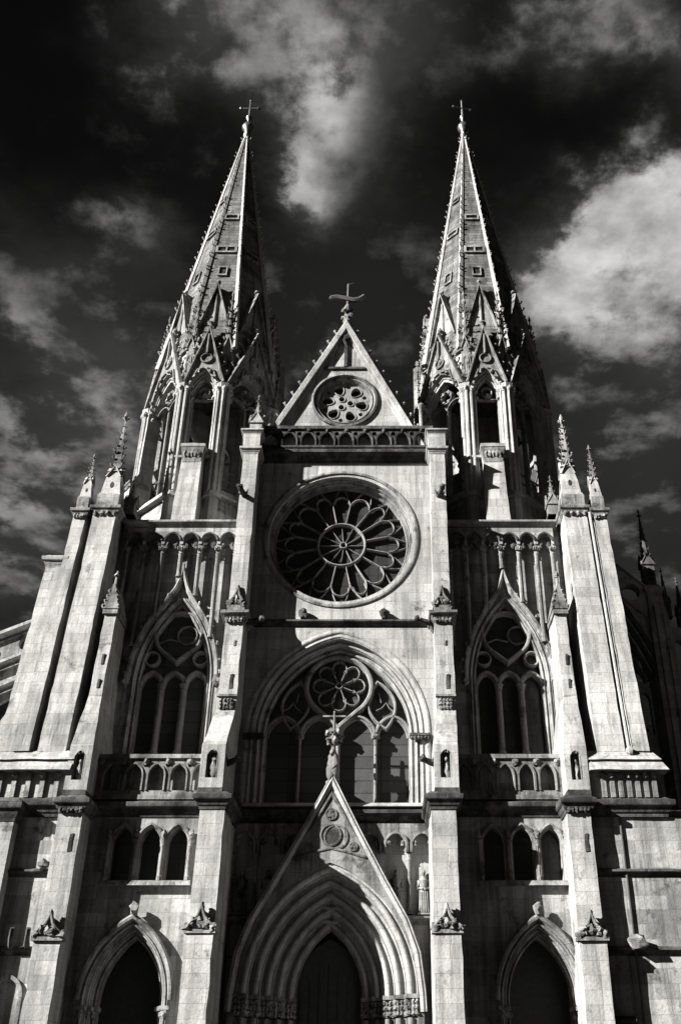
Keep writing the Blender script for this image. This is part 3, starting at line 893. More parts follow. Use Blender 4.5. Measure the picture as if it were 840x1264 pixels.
# --- tower bays
def tower_bay(cx, pcx, tcx, sp_, x0, x1, sg):
    wl, wr = (x0 - 2.6, x1 + .7) if sg < 0 else (x0 - .5, x1 + 2.6)
    mb = MB()
    mb.prism([(wl, 12.9), (wr, 12.9), (wr, 28.1), (wl, 28.1)], TY, TY + 1.2, [arch(cx, 19.3, 1.95, 4.5, 16, 15.62)])
    part('tower_wall', mb, ASHT, C)
    # the lower storey stands further forward and carries a gallery
    YL = -1.6
    a0, a1 = x0 + .05, x1 + .3
    if sg > 0: a0, a1 = x0 - .4, x1 - .2
    tri = [tcx - sp_, tcx, tcx + sp_]
    mb = MB()
    hs = [arch(pcx, 4.95, 1.5, 2.7, 14, .02)]
    for x in tri: hs.append(arch(x, 11.05, .43, .65, 7, 9.5))
    mb.prism([(a0, 0), (a1, 0), (a1, 12.88), (a0, 12.88)], YL, YL + 1.0, hs)
    mb.box(a0, a1, YL + 1.002, TY + .5, 12.5, 12.88)
    part('porch_wall', mb, ASHT, C)
    # portal
    p = MB(); p.sweep(arch(pcx, 4.95, 1.75, 2.95, 16), orders(.5, YL - .25, YL + .95, 3), 'xz')
    PO = part('side_portal', p, CARV, C)
    for pts_ in ([(pcx - 1.75, .02), (pcx - 1.75, 4.95)], [(pcx + 1.75, 4.95), (pcx + 1.75, .02)]):
        jm = MB(); jm.sweep(pts_, orders(.5, YL - .25, YL + .95, 3, 0), 'xz'); part('jamb', jm, CARV, PO)
    for s2 in (-1, 1):
        ca = MB()
        for i in range(3):
            xo = 1.75 - .167 * i; yo = YL - .25 + .4 * i
            xa, xb = sorted((pcx + s2 * (xo + .1), pcx + s2 * (xo - .28)))
            ca.box(xa, xb, yo - .1, yo + .4, 4.6, 4.75)
            ca.blob(pcx + s2 * (xo - .08), yo - .02, 4.45, .13, .13, .15, .5)
        part('capital', ca, CARV, PO)
    fl = MB(); fl.blob(pcx, YL - .4, 8.35, .2, .18, .26, .5); part('finial', fl, CARV, PO)
    dd = MB(); dd.prism(arch(pcx, 4.95, 1.45, 2.6, 10, .02), YL + 2.0, YL + 2.1); part('door', dd, WOOD, PO)
    rv = MB(); rv.sweep(arch(pcx, 4.95, 1.48, 2.66, 12, .02), [(0, YL + .96), (0, YL + 2.05)], 'xz'); part('reveal', rv, REAR, PO)
    # cornice and triple window
    k = MB(); cornice(k, straight(a0, a1, YL), 12.15, .75, .38)
    part('tower_cornice', k, SOOT, C)
    T = MB()
    for x in tri: T.sweep(arch(x, 11.05, .52, .75, 8, 9.5), [(.1, YL), (.1, YL - .12), (.02, YL - .15), (-.04, YL - .04), (-.09, YL + .08), (-.1, YL + .4)], 'xz')
    TW = part('triple_window', T, CARV, C)
    for i in range(4):
        x = tcx + sp_ * (i - 1.5)
        cl = MB(); cl.lathe(x, YL - .1, [(.13, 9.5), (.13, 9.65), (.075, 9.7), (.075, 10.85), (.11, 10.9), (.1, 10.95), (.17, 11.15)], 9)
        cl.blob(x, YL - .14, 11.4, .12, .1, .2, .5)
        part('colonnette', cl, CARV, TW)
    s_ = MB(); s_.hexa((tcx - 1.95, tcx + 1.95, YL - .32, YL + .5), (tcx - 1.95, tcx + 1.95, YL - .22, YL + .5), 9.28, 9.49); part('sill', s_, CARV, TW)
    gl = MB()
    for x in tri: gl.prism(arch(x, 11.05, .5, .72, 6, 9.45), YL + .5, YL + .54)
    part('glass', gl, GLASS, TW)
    # gallery parapet
    n = 5; w = (a1 - a0 - .5) / n; xs = a0 + .25
    hs = []
    for i in range(n): hs.append(arch(xs + (i + .5) * w, 13.95, w * .36, .5, 6, 13.3))
    for i in range(n - 1): hs.append(circ(xs + (i + 1) * w, 14.46, .13, 8))
    bl = MB(); bl.prism([(a0, 13.1), (a1, 13.1), (a1, 14.72), (a0, 14.72)], YL - .1, YL + .12, hs)
    bl.box(a0, a1, YL - .16, YL + .5, 12.902, 13.098)
    BL = part('balustrade', bl, CARV, C)
    bk = MB(); bk.box(a0, a1, YL + .3, YL + .42, 13.1, 14.7); part('backing_panel', bk, ASHT, BL)
    rl = MB(); rl.hexa((a0, a1, YL - .22, YL + .5), (a0, a1, YL - .16, YL + .5), 14.722, 14.92)
    for i in range(n + 1): rl.blob(min(max(xs + i * w, a0 + .1), a1 - .1), YL - .16, 14.58, .14, .1, .16, .5)
    for i in range(n): rl.sweep(arch(xs + (i + .5) * w, 13.95, w * .38, .55, 6, 13.3), [(.05, YL - .1), (.05, YL - .17), (-.02, YL - .16), (-.02, YL - .1)], 'xz')
    part('rail', rl, CARV, BL)
    # lancet window
    W = MB(); W.sweep(arch(cx, 19.3, 2.05, 4.75, 18, 15.62), orders(.42, TY - .05, TY + .6, 2, 0), 'xz')
    LW = part('lancet_window', W, ASHT, C)
    hd = MB()
    ap = arch(cx, 19.3, 2.2, 4.95, 18)
    mid = len(ap) // 2
    ap2 = ap[:mid - 3] + [(cx - .28, 24.25), (cx - .1, 24.75), (cx, 25.2), (cx + .1, 24.75), (cx + .28, 24.25)] + ap[mid + 4:]
    hd.sweep(ap2, [(.14, TY), (.14, TY - .28), (.06, TY - .38), (-.04, TY - .34), (-.08, TY - .16), (-.14, TY - .1)], 'xz')
    for s2 in (-1, 1): hd.blob(cx + s2 * 2.25, TY - .28, 19.2, .2, .22, .28, .5)
    for q in range(7):
        f = (q + .5) / 7
        for s2 in (-1, 1):
            pp = ap[int(mid * f)]
            if s2 > 0: pp = (2 * cx - pp[0], pp[1])
            hd.blob(pp[0] + s2 * .18, TY - .3, pp[1] + .05, .1, .09, .11, .5)
    hd.tube([(cx, TY - .25, 24.9), (cx, TY - .25, 25.7)], .08, 6, .03)
    part('hood_mould', hd, CARV, LW)
    t = MB(); ya, yb = TY + .3, TY + .65
    e = [cx - 1.66, cx - .56, cx + .56, cx + 1.66]
    t.bar([(e[0], 15.7), (e[0], 19.3)], .2, ya, yb); t.bar([(e[3], 15.7), (e[3], 19.3)], .2, ya, yb)
    for i in range(3):
        c = (e[i] + e[i + 1]) / 2
        t.bar(arch(c, 19.15, (e[i + 1] - e[i]) / 2, .72, 8), .28, ya, yb)
    ro = [(cx, 20.42)]
    for q in range(25):
        a = -PI / 2 + .5 + (2 * PI - 1.0) * q / 24
        ro.append((cx + 1.2 * math.cos(a), 21.95 + 1.2 * math.sin(a)))
    t.bar(ro[::-1], .22, ya - .1, yb, True)
    for s2 in (-1, 1):
        t.bar(circ(cx + s2 * 1.22, 20.62, .36, 18), .13, ya, yb, True)
    t.bar(circ(cx + sg * .1 + .5, 21.95, .5, 18), .07, ya + .14, yb, True)
    t.bar([(cx - 1.1, 21.5), (cx - .5, 21.75), (cx + .1, 21.6)], .05, ya + .18, yb)
    part('tracery', t, TRAC, LW)
    for x in e[1:3]:
        m = MB(); m.lathe(x, TY + .3, [(.22, 15.65), (.22, 15.8), (.16, 15.88), (.15, 18.85), (.2, 18.9), (.17, 18.98), (.26, 19.2)], 9)
        m.box(x - .13, x + .13, TY + .34, TY + .64, 15.65, 19.15)
        part('mullion', m, TRAC, LW)
    s_ = MB(); s_.hexa((cx - 2.3, cx + 2.3, TY - .1, TY + .6), (cx - 2.3, cx + 2.3, TY + .2, TY + .6), 15.5, 15.66); part('sill', s_, ASHT, LW)
    gl = MB(); gl.prism(arch(cx, 19.3, 1.95, 4.5, 12, 15.6), TY + .7, TY + .75); part('glass', gl, PANEL if sg < 0 else GLASS, LW)
    # blind arcade below the parapet
    xa, xb = (x0 - .75, x1 - .05) if sg < 0 else (x0 + .1, x1 + .75)
    n = 6; w = (xb - xa) / n
    poly = [(xa, 26.75)]
    for i in range(n):
        poly += [(xa + (i + .09) * w, 26.75)] + arch(xa + (i + .5) * w, 26.95, w * .41, .46, 8) + [(xa + (i + .91) * w, 26.75)]
    poly += [(xb, 26.75), (xb, 27.72), (xa, 27.72)]
    a_ = MB(); a_.prism(poly, TY - .55, TY)
    A = part('parapet_arcade', a_, ASHT, C)
    tr_ = MB()
    for i in range(n):
        tr_.sweep(arch(xa + (i + .5) * w, 26.95, w * .41, .46, 8), [(.04, TY - .55), (.04, TY - .62), (-.04, TY - .6), (-.05, TY - .5)], 'xz')
        c = xa + (i + .5) * w
        tr_.bar([(c - w * .2, 26.6), (c, 26.85), (c + w * .2, 26.6)], .07, TY - .4, TY - .3)
        for s2 in (-1, 1): tr_.blob(c + s2 * w * .24, TY - .42, 26.72, .13, .12, .2, .6)
    part('arcade_tracery', tr_, SOOT, A)
    for i in range(n + 1):
        x = min(max(xa + i * w, xa + .08), xb - .08)
        zb = max(21.0, 25.5 - 2.35 * abs(x - cx))
        cl = MB(); cl.lathe(x, TY - .3, [(.16, zb), (.125, zb + .15), (.125, 26.2), (.16, 26.25), (.11, 26.32), (.2, 26.62), (.22, 26.76)], 9)
        for q in range(4): cl.blob(x - .14 + .09 * q, TY - .46, 26.55, .08, .08, .12, .5)
        part('colonnette', cl, CARV, A)
    k = MB(); cornice(k, straight(xa - .2, xb + .2, TY - .35), 27.72, .5, .42); k.box(xa - .2, xb + .2, TY - .4, TY + 1.3, 28.102, 28.25)
    part('parapet_cornice', k, ASHT, C)

tower_bay(-8.15, -8.0, -7.75, 1.18, -10.6, -5.4, -1)
tower_bay(8.55, 8.72, 8.32, 1.24, 5.6, 10.55, 1)

# tower bodies behind the bay walls
for sg in (-1, 1):
    mb = MB()
    x0, x1 = sorted((sg * 5.3, sg * 12.9))
    mb.box(x0, x1, 3.0, 10.5, 0, 28.0)
    mb.box(x0, x0 + .8, TY + 1.2, 3.0, 0, 28.0); mb.box(x1 - .8, x1, TY + 1.2, 3.0, 0, 28.0)
    mb.box(x0 - .1, x1 + .1, TY + 1.25, 10.6, 28.002, 28.2)
    part('tower_body', mb, ASHT, C)

# --- outer pier clusters
def outer(sg):
    def X(a, b): return tuple(sorted((sg * a, sg * b)))
    mb = MB()
    # inner pier, recess and outer pier; the fronts are battered
    mb = MB(); b0 = X(11.8, 13.05); b1 = X(11.75, 12.95)
    mb.hexa((b0[0], b0[1], -2.5, 2), (b1[0], b1[1], -1.1, 2), 14.8, 28.3)
    P1 = worn(part('corner_pier', mb, ASH, C))
    mb = MB(); b0 = X(12.9, 13.5)
    mb.hexa((b0[0], b0[1], -1.7, 2), (b0[0], b0[1], -.5, 2), 14.8, 28.2)
    part('recess_wall', mb, ASHT, P1)
    mb = MB(); b0 = X(13.4, 14.1); b1 = X(13.32, 13.95)
    mb.hexa((b0[0], b0[1], -2.6, 2.5), (b1[0], b1[1], -1.15, 2.5), 14.8, 28.1)
    P2 = worn(part('corner_pier', mb, ASH, C))
    if sg < 0:
        mb = MB(); b0 = X(14.05, 14.9); b1 = X(13.9, 14.85)
        mb.hexa((b0[0], b0[1], -2.3, 2.5), (b1[0], b1[1], -1.25, 2.5), 16.6, 25.0)
        mb.hexa((-15.8, -14.05, -2.5, 2.5), (b0[0], b0[1], -2.3, 2.5), 14.8, 16.598)
        x = X(13.95, 14.85); cornice(mb, [(x[1], 2.5), (x[1], -1.25), (x[0], -1.25), (x[0], 2.5)], 24.7, .7, .22)
        mb.box(x[0], x[1], -1.2, 2.4, 25.1, 25.42)
        worn(part('stair_turret', mb, ASH, C), .014, .03)
    # heads: caps and pinnacles
    for P, a, b, yf, hgt in ((P1, 11.75, 12.95, -1.1, 28.3), (P2, 13.32, 13.95, -1.15, 28.1)):
        x = X(a, b); k = MB(); cornice(k, wrap(x[0], x[1], yf, 1.5), hgt - .35, .6, .2)
        k.box(x[0], x[1], yf, 1.5, hgt + .002, hgt + .9)
        for q in range(4): k.blob(x[0] + .1 + q * (x[1] - x[0] - .2) / 3, yf - .1, hgt - .35, .12, .11, .15, .5)
        part('pier_cap', k, CARV, P)
    obelisk(P1, sg * 12.33, -.45, 29.15, .52, 2.0 if sg > 0 else 1.7, 3.1 if sg > 0 else 3.6)
    obelisk(P2, sg * 13.62, -.7, 28.95, .30, 1.3, 1.7 + .3 * sg, 5)
    pinnacle(P1, sg * 11.5, .3, 28.6, .3, .7, 1.5, CARV, slot=False, croc=3)
    # base: weatherings, panelled band and cornice
    mb = MB()
    xi, xo = 11.3, (14.5 if sg > 0 else 16.0)
    w1 = X(xi, xo); w2 = X(xi, xo - .3)
    e0, e1 = ((0, .22) if sg > 0 else (-.22, 0))
    mb.hexa((w1[0], w1[1], -2.9, 2), (w2[0], w2[1], -2.45, 2), 14.35, 14.85)
    mb.hexa((w1[0] + e0, w1[1] + e1, -3.05, 2), (w1[0], w1[1], -2.75, 2), 13.85, 14.348)
    mb.box(w2[0], w2[1], -2.55, 2, 12.7, 13.848)
    PB = worn(part('pier_base', mb, ASH, C))
    r_ = MB()
    for q in range(7):
        xx = xi + .6 + q * (xo - xi - 1.0) / 6
        r_.box(sg * xx - .1, sg * xx + .1, -2.67, -2.548, 12.75, 13.75)
        r_.blob(sg * xx, -2.7, 13.7, .16, .14, .14, .5)
    part('panel_ribs', r_, CARV, PB)
    k = MB(); cornice(k, [(w1[1], 2), (w1[1], -2.5), (w1[0], -2.5), (w1[0], 2)], 11.95, .85, .35)
    part('pier_cornice', k, SOOT, PB)
    # lower aisle front wall
    YA = -2.4
    lw = MB()
    x = X(11.0, 19.5)
    lw.box(x[0], x[1], YA, 1.4, 0, 11.95)
    LWL = worn(part('aisle_wall', lw, ASHT, C), .02, .03, .8)
    for z in (9.5, 6.5, 3.5):
        k = MB(); cornice(k, straight(x[0], x[1], YA), z, .36, .22); part('string_course', k, SOOT, LWL)
    x3 = X(xo + .1, 19.5)
    k = MB(); cornice(k, straight(x3[0], x3[1], YA), 11.95, .4, .25); k.hexa((x3[0], x3[1], YA, 1.4), (x3[0], x3[1], 0, 1.4), 12.35, 12.9); part('coping', k, SOOT, LWL)
    if sg > 0:
        tb = MB(); tb.tube([(12.45, YA - .08, 0), (12.45, YA - .08, 11.95)], .045, 6); part('drainpipe', tb, IRON, LWL)
        tb = MB(); tb.tube([(13.1, -1.2, 28.0), (13.2, -2.6, 14.9)], .07, 6); tb.blob(13.2, -2.7, 14.8, .17, .15, .2, .3); part('drainpipe', tb, RIB, P1)
        b = MB(); b.blob(12.55, YA - .3, 6.98, .42, .3, .3, .5); b.box(12.25, 12.8, YA - .35, YA, 6.84, 6.98); part('gargoyle', b, CARV, LWL)
        b = MB(); cornice(b, straight(11.2, 12.1, YA), 3.85, .5, .4); part('corbel', b, SOOT, LWL)
    else:
        lp = MB(); lp.hexa((-17.5, -13.3, -3.05, .5), (-17.5, -13.3, -3.0, .5), 0, 11.95); part('buttress_foot', lp, ASH, C)
        k = MB(); cornice(k, wrap(-17.5, -13.3, -3.0, -2.4), 11.65, 1.0, .3); part('cornice', k, SOOT, C)
        for q in (-12.6, -11.95):
            b = MB(); b.tube([(q, YA - .2, 6.8), (q + .05, YA - .5, 7.1), (q + .12, YA - .7, 7.45)], .12, 6, .09); part('gargoyle', b, SOOT, LWL)
        b = MB(); b.blob(-11.8, YA - .3, 9.95, .26, .22, .22, .5); part('gargoyle', b, SOOT, LWL)
        b = MB(); b.sweep(arch(-12.5, 5.0, .55, .7, 8, 3.88), [(.12, YA), (.12, YA - .12), (-.02, YA - .12), (-.05, YA + .01)], 'xz'); part('blind_arch', b, CARV, LWL)
outer(-1); outer(1)

# ================================================================== BELFRIES AND SPIRES
A_ = 1.15; R_ = 3.75
OCT = [(A_, -R_), (R_, -A_), (R_, A_), (A_, R_), (-A_, R_), (-R_, A_), (-R_, -A_), (-A_, -R_)]
FACES = [(0, A_, R_, False), (PI / 4, 1.838, 3.465, True), (PI / 2, A_, R_, False), (3 * PI / 4, 1.838, 3.465, True)]
def octprism(mb, k0, k1, z0, z1):
    vs = [(x * k0, y * k0, z0) for x, y in OCT] + [(x * k1, y * k1, z1) for x, y in OCT]
    fs = [(i, (i + 1) % 8, 8 + (i + 1) % 8, 8 + i) for i in range(8)] + [tuple(range(8))[::-1], tuple(range(8, 16))]
    mb.add(vs, fs)

def belfry_face(w, d, wide):
    zb = 31.2 if wide else 33.6
    hw = 1.36 if wide else .70
    zs = 37.5; rise = 2.2 if wide else 1.5
    mb = MB()
    mb.prism([(-w, zb - .3), (w, zb - .3), (w, 41.2), (-w, 41.2)], -d, -d + .5, [arch(0, zs, hw, rise, 10, zb)])
    md = MB()
    md.sweep(arch(0, zs, hw + .22, rise + .35, 12, zb), orders(.3, -d - .06, -d + .4, 2), 'xz')
    for s2 in (-1, 1):
        md.lathe(s2 * (hw + .08), -d - .02, [(.09, zb), (.09, zs - .3), (.16, zs)], 8)
        for q in range(3): md.blob(s2 * (hw + .1) + (q - 1) * .14, -d - .1, zs - .1, .12, .12, .16, .6)
    tr_ = MB()
    if wide:
        tr_.bar([(0, zb), (0, zs + .2)], .18, -d + .15, -d + .42)
        for s2 in (-1, 1): tr_.bar(arch(s2 * hw / 2, zs - .1, hw / 2, .7, 7), .12, -d + .15, -d + .42)
        tr_.bar(circ(0, zs + 1.05, .45, 18), .12, -d + .12, -d + .42, True)
        for q in range(6):
            a = 2 * PI * q / 6; tr_.blob(.4 * math.cos(a), -d + .15, zs + 1.05 + .4 * math.sin(a), .12, .1, .12, .5)
    else:
        tr_.bar(circ(0, zs + .55, .32, 14), .1, -d + .15, -d + .4, True)
        tr_.bar([(-hw, zs), (0, zs - .05), (hw, zs)], .12, -d + .15, -d + .4)
        tr_.blob(0, -d + .15, zs + .2, .2, .12, .2, .6)
    lv = MB()
    k = 0; z = zb + .5
    while z < zb + (2.0 if wide else .7):
        lv.box(-hw, hw, -d + .55, -d + .6, z, z + .05)
        lv.hexa((-hw, hw, -d + .50, -d + .56), (-hw, hw, -d + .82, -d + .88), z + .05, z + .32)
        z += .62
    sl = MB()
    sl.hexa((-w, w, -d - .35, -d + .3), (-w, w, -d - .02, -d + .3), zb - .55, zb + .02)
    sl.box(-w, w, -d - .42, -d, zb - .7, zb - .552)
    gb_ = MB()
    ga = 43.0 if wide else 42.4
    gh = w * .98
    apx = arch(0, zs, hw + .28, rise + .42, 8)
    poly = [(-gh, 38.6)] + [p for p in apx if p[1] > 38.55] + [(gh, 38.6), (0, ga)]
    gb_.prism(poly, -d - .3, -d - .02)
    gb_.bar([(-gh - .05, 38.4), (0, ga + .25), (gh + .05, 38.4)], .2, -d - .5, -d + .05)
    for q in range(5):
        f = (q + .7) / 5.6
        for s2 in (-1, 1):
            M = Matrix.Translation((s2 * gh * (1 - f) + s2 * .08, -d - .25, 38.5 + (ga - 38.4) * f)) @ Matrix.Rotation(0 if s2 > 0 else PI, 4, 'Z')
            gb_.merge(CRK, M)
    gb_.tube([(0, -d - .2, ga + .1), (0, -d - .2, ga + 1.0)], .1, 6, .06); gb_.blob(0, -d - .2, ga + .75, .2, .18, .18, .6)
    gb_.blob(0, -d - .3, 41.2, .24, .1, .3, .6)
    gb_.bar(circ(0, zs + rise + 1.25, .34, 14), .1, -d - .42, -d - .28, True)
    gb_.bar([(0, zs + rise + 1.6), (0, ga - .3)], .14, -d - .5, -d - .28)
    for s2 in (-1, 1):
        gb_.bar([(s2 * .1, zs + rise + .5), (s2 * gh * .42, zs + rise + .35), (s2 * gh * .62, zs + 1.2)], .1, -d - .42, -d - .28)
        for q in range(4):
            gb_.blob(s2 * (hw + .3) * (1 - .22 * q), -d - .36, zs + .35 + .62 * q * (rise / 2), .13, .12, .15, .7)
    # upper lucarne gable on the spire
    lu = MB()
    ua = 46.8; uw = .95; yf = -3.32
    lu.prism([(-uw, 43.3), (uw, 43.3), (0, ua)], yf, yf + .9)
    lu.bar([(-uw - .1, 43.1), (0, ua + .2), (uw + .1, 43.1)], .2, yf - .22, yf + .85)
    lu.bar([(0, 43.3), (0, ua - .6)], .16, yf - .12, yf + .02)
    lu.tube([(0, yf, ua), (0, yf, ua + .7)], .08, 6, .04); lu.blob(0, yf, ua + .5, .15)
    return mb, md, tr_, lv, sl, gb_, lu

def square_ring():
    pass

protos = {}
for wide in (False, True):
    w, d = (1.838, 3.465) if wide else (A_, R_)
    protos[wide] = belfry_face(w, d, wide)
pier = MB()
pier.cone(0, 0, 28.3, 38.4, .40, .36, 8, PI / 8)
for q in range(5):
    a = -PI / 2 + (q - 2) * .75
    pier.lathe(.38 * math.cos(a), .38 * math.sin(a), [(.13, 30.6), (.1, 30.8), (.1, 37.6), (.17, 37.95)], 7)
pier.cone(0, 0, 30.3, 30.65, .58, .5, 8, PI / 8); pier.cone(0, 0, 37.95, 38.25, .5, .58, 8, PI / 8)
for q in range(8):
    a = 2 * PI * q / 8; pier.blob(.46 * math.cos(a), .46 * math.sin(a), 37.85, .14, .14, .18, .6)
cap = MB()
cap.box(-.27, .27, -.27, .27, 38.25, 41.4)
for r_ in range(4):
    M = Matrix.Rotation(r_ * PI / 2, 4, 'Z')
    cap.bar([(-.32, 41.2), (0, 42.3), (.32, 41.2)], .1, -.36, -.2, False, .3, M)
    cap.sweep(arch(0, 40.4, .12, .3, 4, 38.8), [(.06, -.27), (.05, -.33), (-.02, -.3)], 'xz', False, False, M)
cap.cone(0, 0, 41.4, 45.3, .30, .04, 8, PI / 8)
for r_ in range(4):
    a = PI / 4 + r_ * PI / 2
    for k in range(5):
        f = (k + .8) / 6; rad = .30 - .26 * f
        cap.merge(CRK, Matrix.Translation((math.cos(a) * rad, math.sin(a) * rad, 41.4 + 3.9 * f)) @ Matrix.Rotation(a, 4, 'Z') @ Matrix.Scale(.75, 4))
cap.lathe(0, 0, [(.05, 45.2), (.14, 45.4), (.05, 45.6), (.04, 45.9), (.1, 46.0), (.02, 46.4)], 7)
cap.blob(0, 0, 45.42, .18, .18, .13, .7)
butt = MB()
butt.hexa((-.66, .66, -R_ - 1.3, -R_ + .3), (-.54, .54, -R_ - .9, -R_ + .3), 28.2, 32.9)
butt.box(-.7, .7, -R_ - 1.1, -R_ + .3, 33.2, 33.42)
butt.hexa((-.7, .7, -R_ - 1.1, -R_ + .2), (-.55, .55, -R_ - .3, -R_ + .2), 33.422, 33.75)
bcap = MB()
bcap.hexa((-.5, .5, -R_ - .98, -R_), (-.66, .66, -R_ - 1.06, -R_), 32.2, 33.198)
for q in range(5): bcap.blob(-.4 + .2 * q, -R_ - 1.02, 32.75, .12, .1, .25, .5)

SLOPE = (3.66 - .12) / (66.0 - 41.2)
def apo(z): return 3.66 - SLOPE * (z - 41.2)
first = {}
for sg, sx in ((-1, -8.5), (1, 8.45)):
    loc = (sx, 5.0, 0)
    bm_ = MB(); octprism(bm_, 1.10, 1.0, 28.1, 30.9); octprism(bm_, 1.14, 1.14, 28.102, 28.5)
    pass;
    BF = part('belfry', bm_, ASHT, C, loc)
    bc = MB(); octprism(bc, .55, .55, 28.3, 31.4); part('belfry_floor', bc, REAR, BF)
    SPm = MB()
    zt = 65.9
    n = 8
    k = 1 / math.cos(PI / 8)
    SPm.cone(0, 0, 41.21, zt, apo(41.21) * k, apo(zt) * k, 8, PI / 8)
    SP = part('spire', SPm, SPIRE, C, loc)
    if not first:
        for i in range(8):
            wide = i % 2 == 1
            key = ('face', wide)
            if key not in first:
                mb, md, tr_, lv, sl, gb_, lu = protos[wide]
                mats = (ASH, ASH, CARV, LOUV, ASH, CARV, CARV)
                names = ('belfry_wall', 'arch_mould', 'belfry_tracery', 'louvre', 'sill', 'gablet', 'lucarne_gablet')
                first[key] = [part(nm, m_, mt, BF if nm != 'lucarne_gablet' else SP) for nm, m_, mt in zip(names, (mb, md, tr_, lv, sl, gb_, lu), mats)]
        first['pier'] = part('corner_shaft', pier, ASH, BF)
        first['cap'] = part('pinnacle', cap, CARV, BF)
        first['butt'] = worn(part('belfry_buttress', butt, ASH, BF))
        first['bcap'] = part('corbel', bcap, CARV, BF)
        cbm = MB()
        cbm.hexa((-.46, .46, -1.2, .3), (-.42, .42, -.95, .3), 28.2, 32.4)
        cbm.hexa((-.42, .42, -.95, .3), (-.2, .2, -.35, .3), 32.402, 33.6)
        cbm.hexa((-.17, .17, -.5, .2), (-.15, .15, -.4, .2), 33.0, 38.2)
        first['cbut'] = worn(part('corner_buttress', cbm, ASH, BF), .012, .025)
        ccm = MB()
        cornice(ccm, wrap(-.42, .42, -.95, .2), 32.2, .36, .16)
        for q in range(5): ccm.blob(-.34 + .17 * q, -1.0, 32.2, .11, .1, .14, .6)
        first['ccap'] = part('buttress_cap', ccm, CARV, BF)
        # one spire rib with its crockets
        rb = MB()
        z0, z1 = 41.4, 65.8
        r0, r1 = apo(z0) * k + .02, apo(z1) * k + .02
        dirn = Vector((r1 - r0, 0, z1 - z0)).normalized()
        rb.tube([(r0, 0, z0), (r1, 0, z1)], .2, 4, .07)
        for q in range(34):
            f = (q + random.uniform(.2, .8)) / 34
            if random.random() < .15: continue
            rb.merge(CRK, Matrix.Translation((r0 + (r1 - r0) * f + .1, 0, z0 + (z1 - z0) * f)) @ Matrix.Scale((.8 - .36 * f) * random.uniform(.6, 1.15), 4))
        first['rib'] = part('rib', rb, RIB, SP)
        fb = MB()
        fb.lathe(0, 0, [(.18, 65.7), (.26, 66.0), (.3, 66.15), (.16, 66.3), (.2, 66.6), (.42, 66.9), (.46, 67.15), (.34, 67.45), (.14, 67.7), (.1, 68.0), (.22, 68.2), (.24, 68.35), (.1, 68.55), (.05, 68.8), (.04, 69.3)], 12)
        first['fin'] = part('finial', fb, BRONZE, SP)
        cr = MB(); cr.tube([(0, 0, 68.6), (0, 0, 70.4)], .09, 6, .06); cr.tube([(-.72, 0, 69.5), (.72, 0, 69.5)], .085, 6)
        cr.blob(-.72, 0, 69.5, .13); cr.blob(.72, 0, 69.5, .13); cr.blob(0, 0, 70.45, .08); cr.tube([(0, 0, 70.3), (.3, 0, 70.42)], .04, 5, .02)
        first['cross'] = part('cross', cr, IRON, SP)
        fresh = True
    else:
        fresh = False
    seen = set()
    for i in range(8):
        wide = i % 2 == 1
        key = ('face', wide)
        for o in first[key]:
            tgt = SP if o.name.startswith('lucarne') else BF
            if fresh and key not in seen:
                o.rotation_euler.z = i * PI / 4
            else:
                dup(o, (0, 0, 0), i * PI / 4, tgt)
        seen.add(key)
    for i, (x, y) in enumerate(OCT):
        a = math.atan2(y, x)
        for nm, rad in (('pier', 1.0), ('cap', .93)):
            o = first[nm]; L_ = (x * rad, y * rad, 0)
            if fresh and i == 0: o.location = L_; o.rotation_euler.z = a + PI / 2
            else: dup(o, L_, a + PI / 2, BF)
    for i in range(4):
        for nm in ('butt', 'bcap'):
            o = first[nm]
            if fresh and i == 0: continue
            dup(o, (0, 0, 0), i * PI / 2, BF)
    for q, (x, y, a) in enumerate(((3.45, -1.35, .93), (-3.45, -1.35, -.93), (3.45, 1.35, PI - .93), (-3.45, 1.35, PI + .93))):
        for nm in ('cbut', 'ccap'):
            if fresh and q == 0: first[nm].location = (x, y, 0); first[nm].rotation_euler.z = a
            else: dup(first[nm], (x, y, 0), a, BF)
    for i in range(8):
        a = PI / 8 + i * PI / 4
        if fresh and i == 0: first['rib'].rotation_euler.z = a
        else: dup(first['rib'], (0, 0, 0), a, SP)
    if not fresh:
        dup(first['fin'], (0, 0, 0), .3, SP); dup(first['cross'], (0, 0, 0), .25, SP)
    # framed hatches that follow the spire slope; dark panels paint the shade inside
    for i, z, w, h in ((0, 48.6, .30, .8), (0, 51.1, .72, .55), (0, 54.9, .5, .45), (7, 48.6, .3, .9), (7, 53.6, .5, .45), (1, 51.1, .66, .55), (1, 55.0, .42, .4), (7, 57.5, .3, .35)):
        tilt = math.atan(SLOPE)
        M = Matrix.Rotation(i * PI / 4, 4, 'Z') @ Matrix.Translation((0, -apo(z), z)) @ Matrix.Rotation(-tilt, 4, 'X')
        fr = MB(); fr.prism([(-w, -.08), (w, -.08), (w, h + .08), (-w, h + .08)], -.14, .1, [[(-w * .78, .04), (w * .78, .04), (w * .78, h - .04), (-w * .78, h - .04)]], M)
        if w > .6: fr.box(-.05, .05, -.12, .08, .0, h, M)
        f = part('spire_hatch', fr, CARV, SP)
        op = MB(); op.box(-w * .76, w * .76, -.03, .05, .05, h - .05, M)
        op2 = part('spire_opening_shade', op, GLASS, SP)
        op2.name = 'spire_opening_shade'

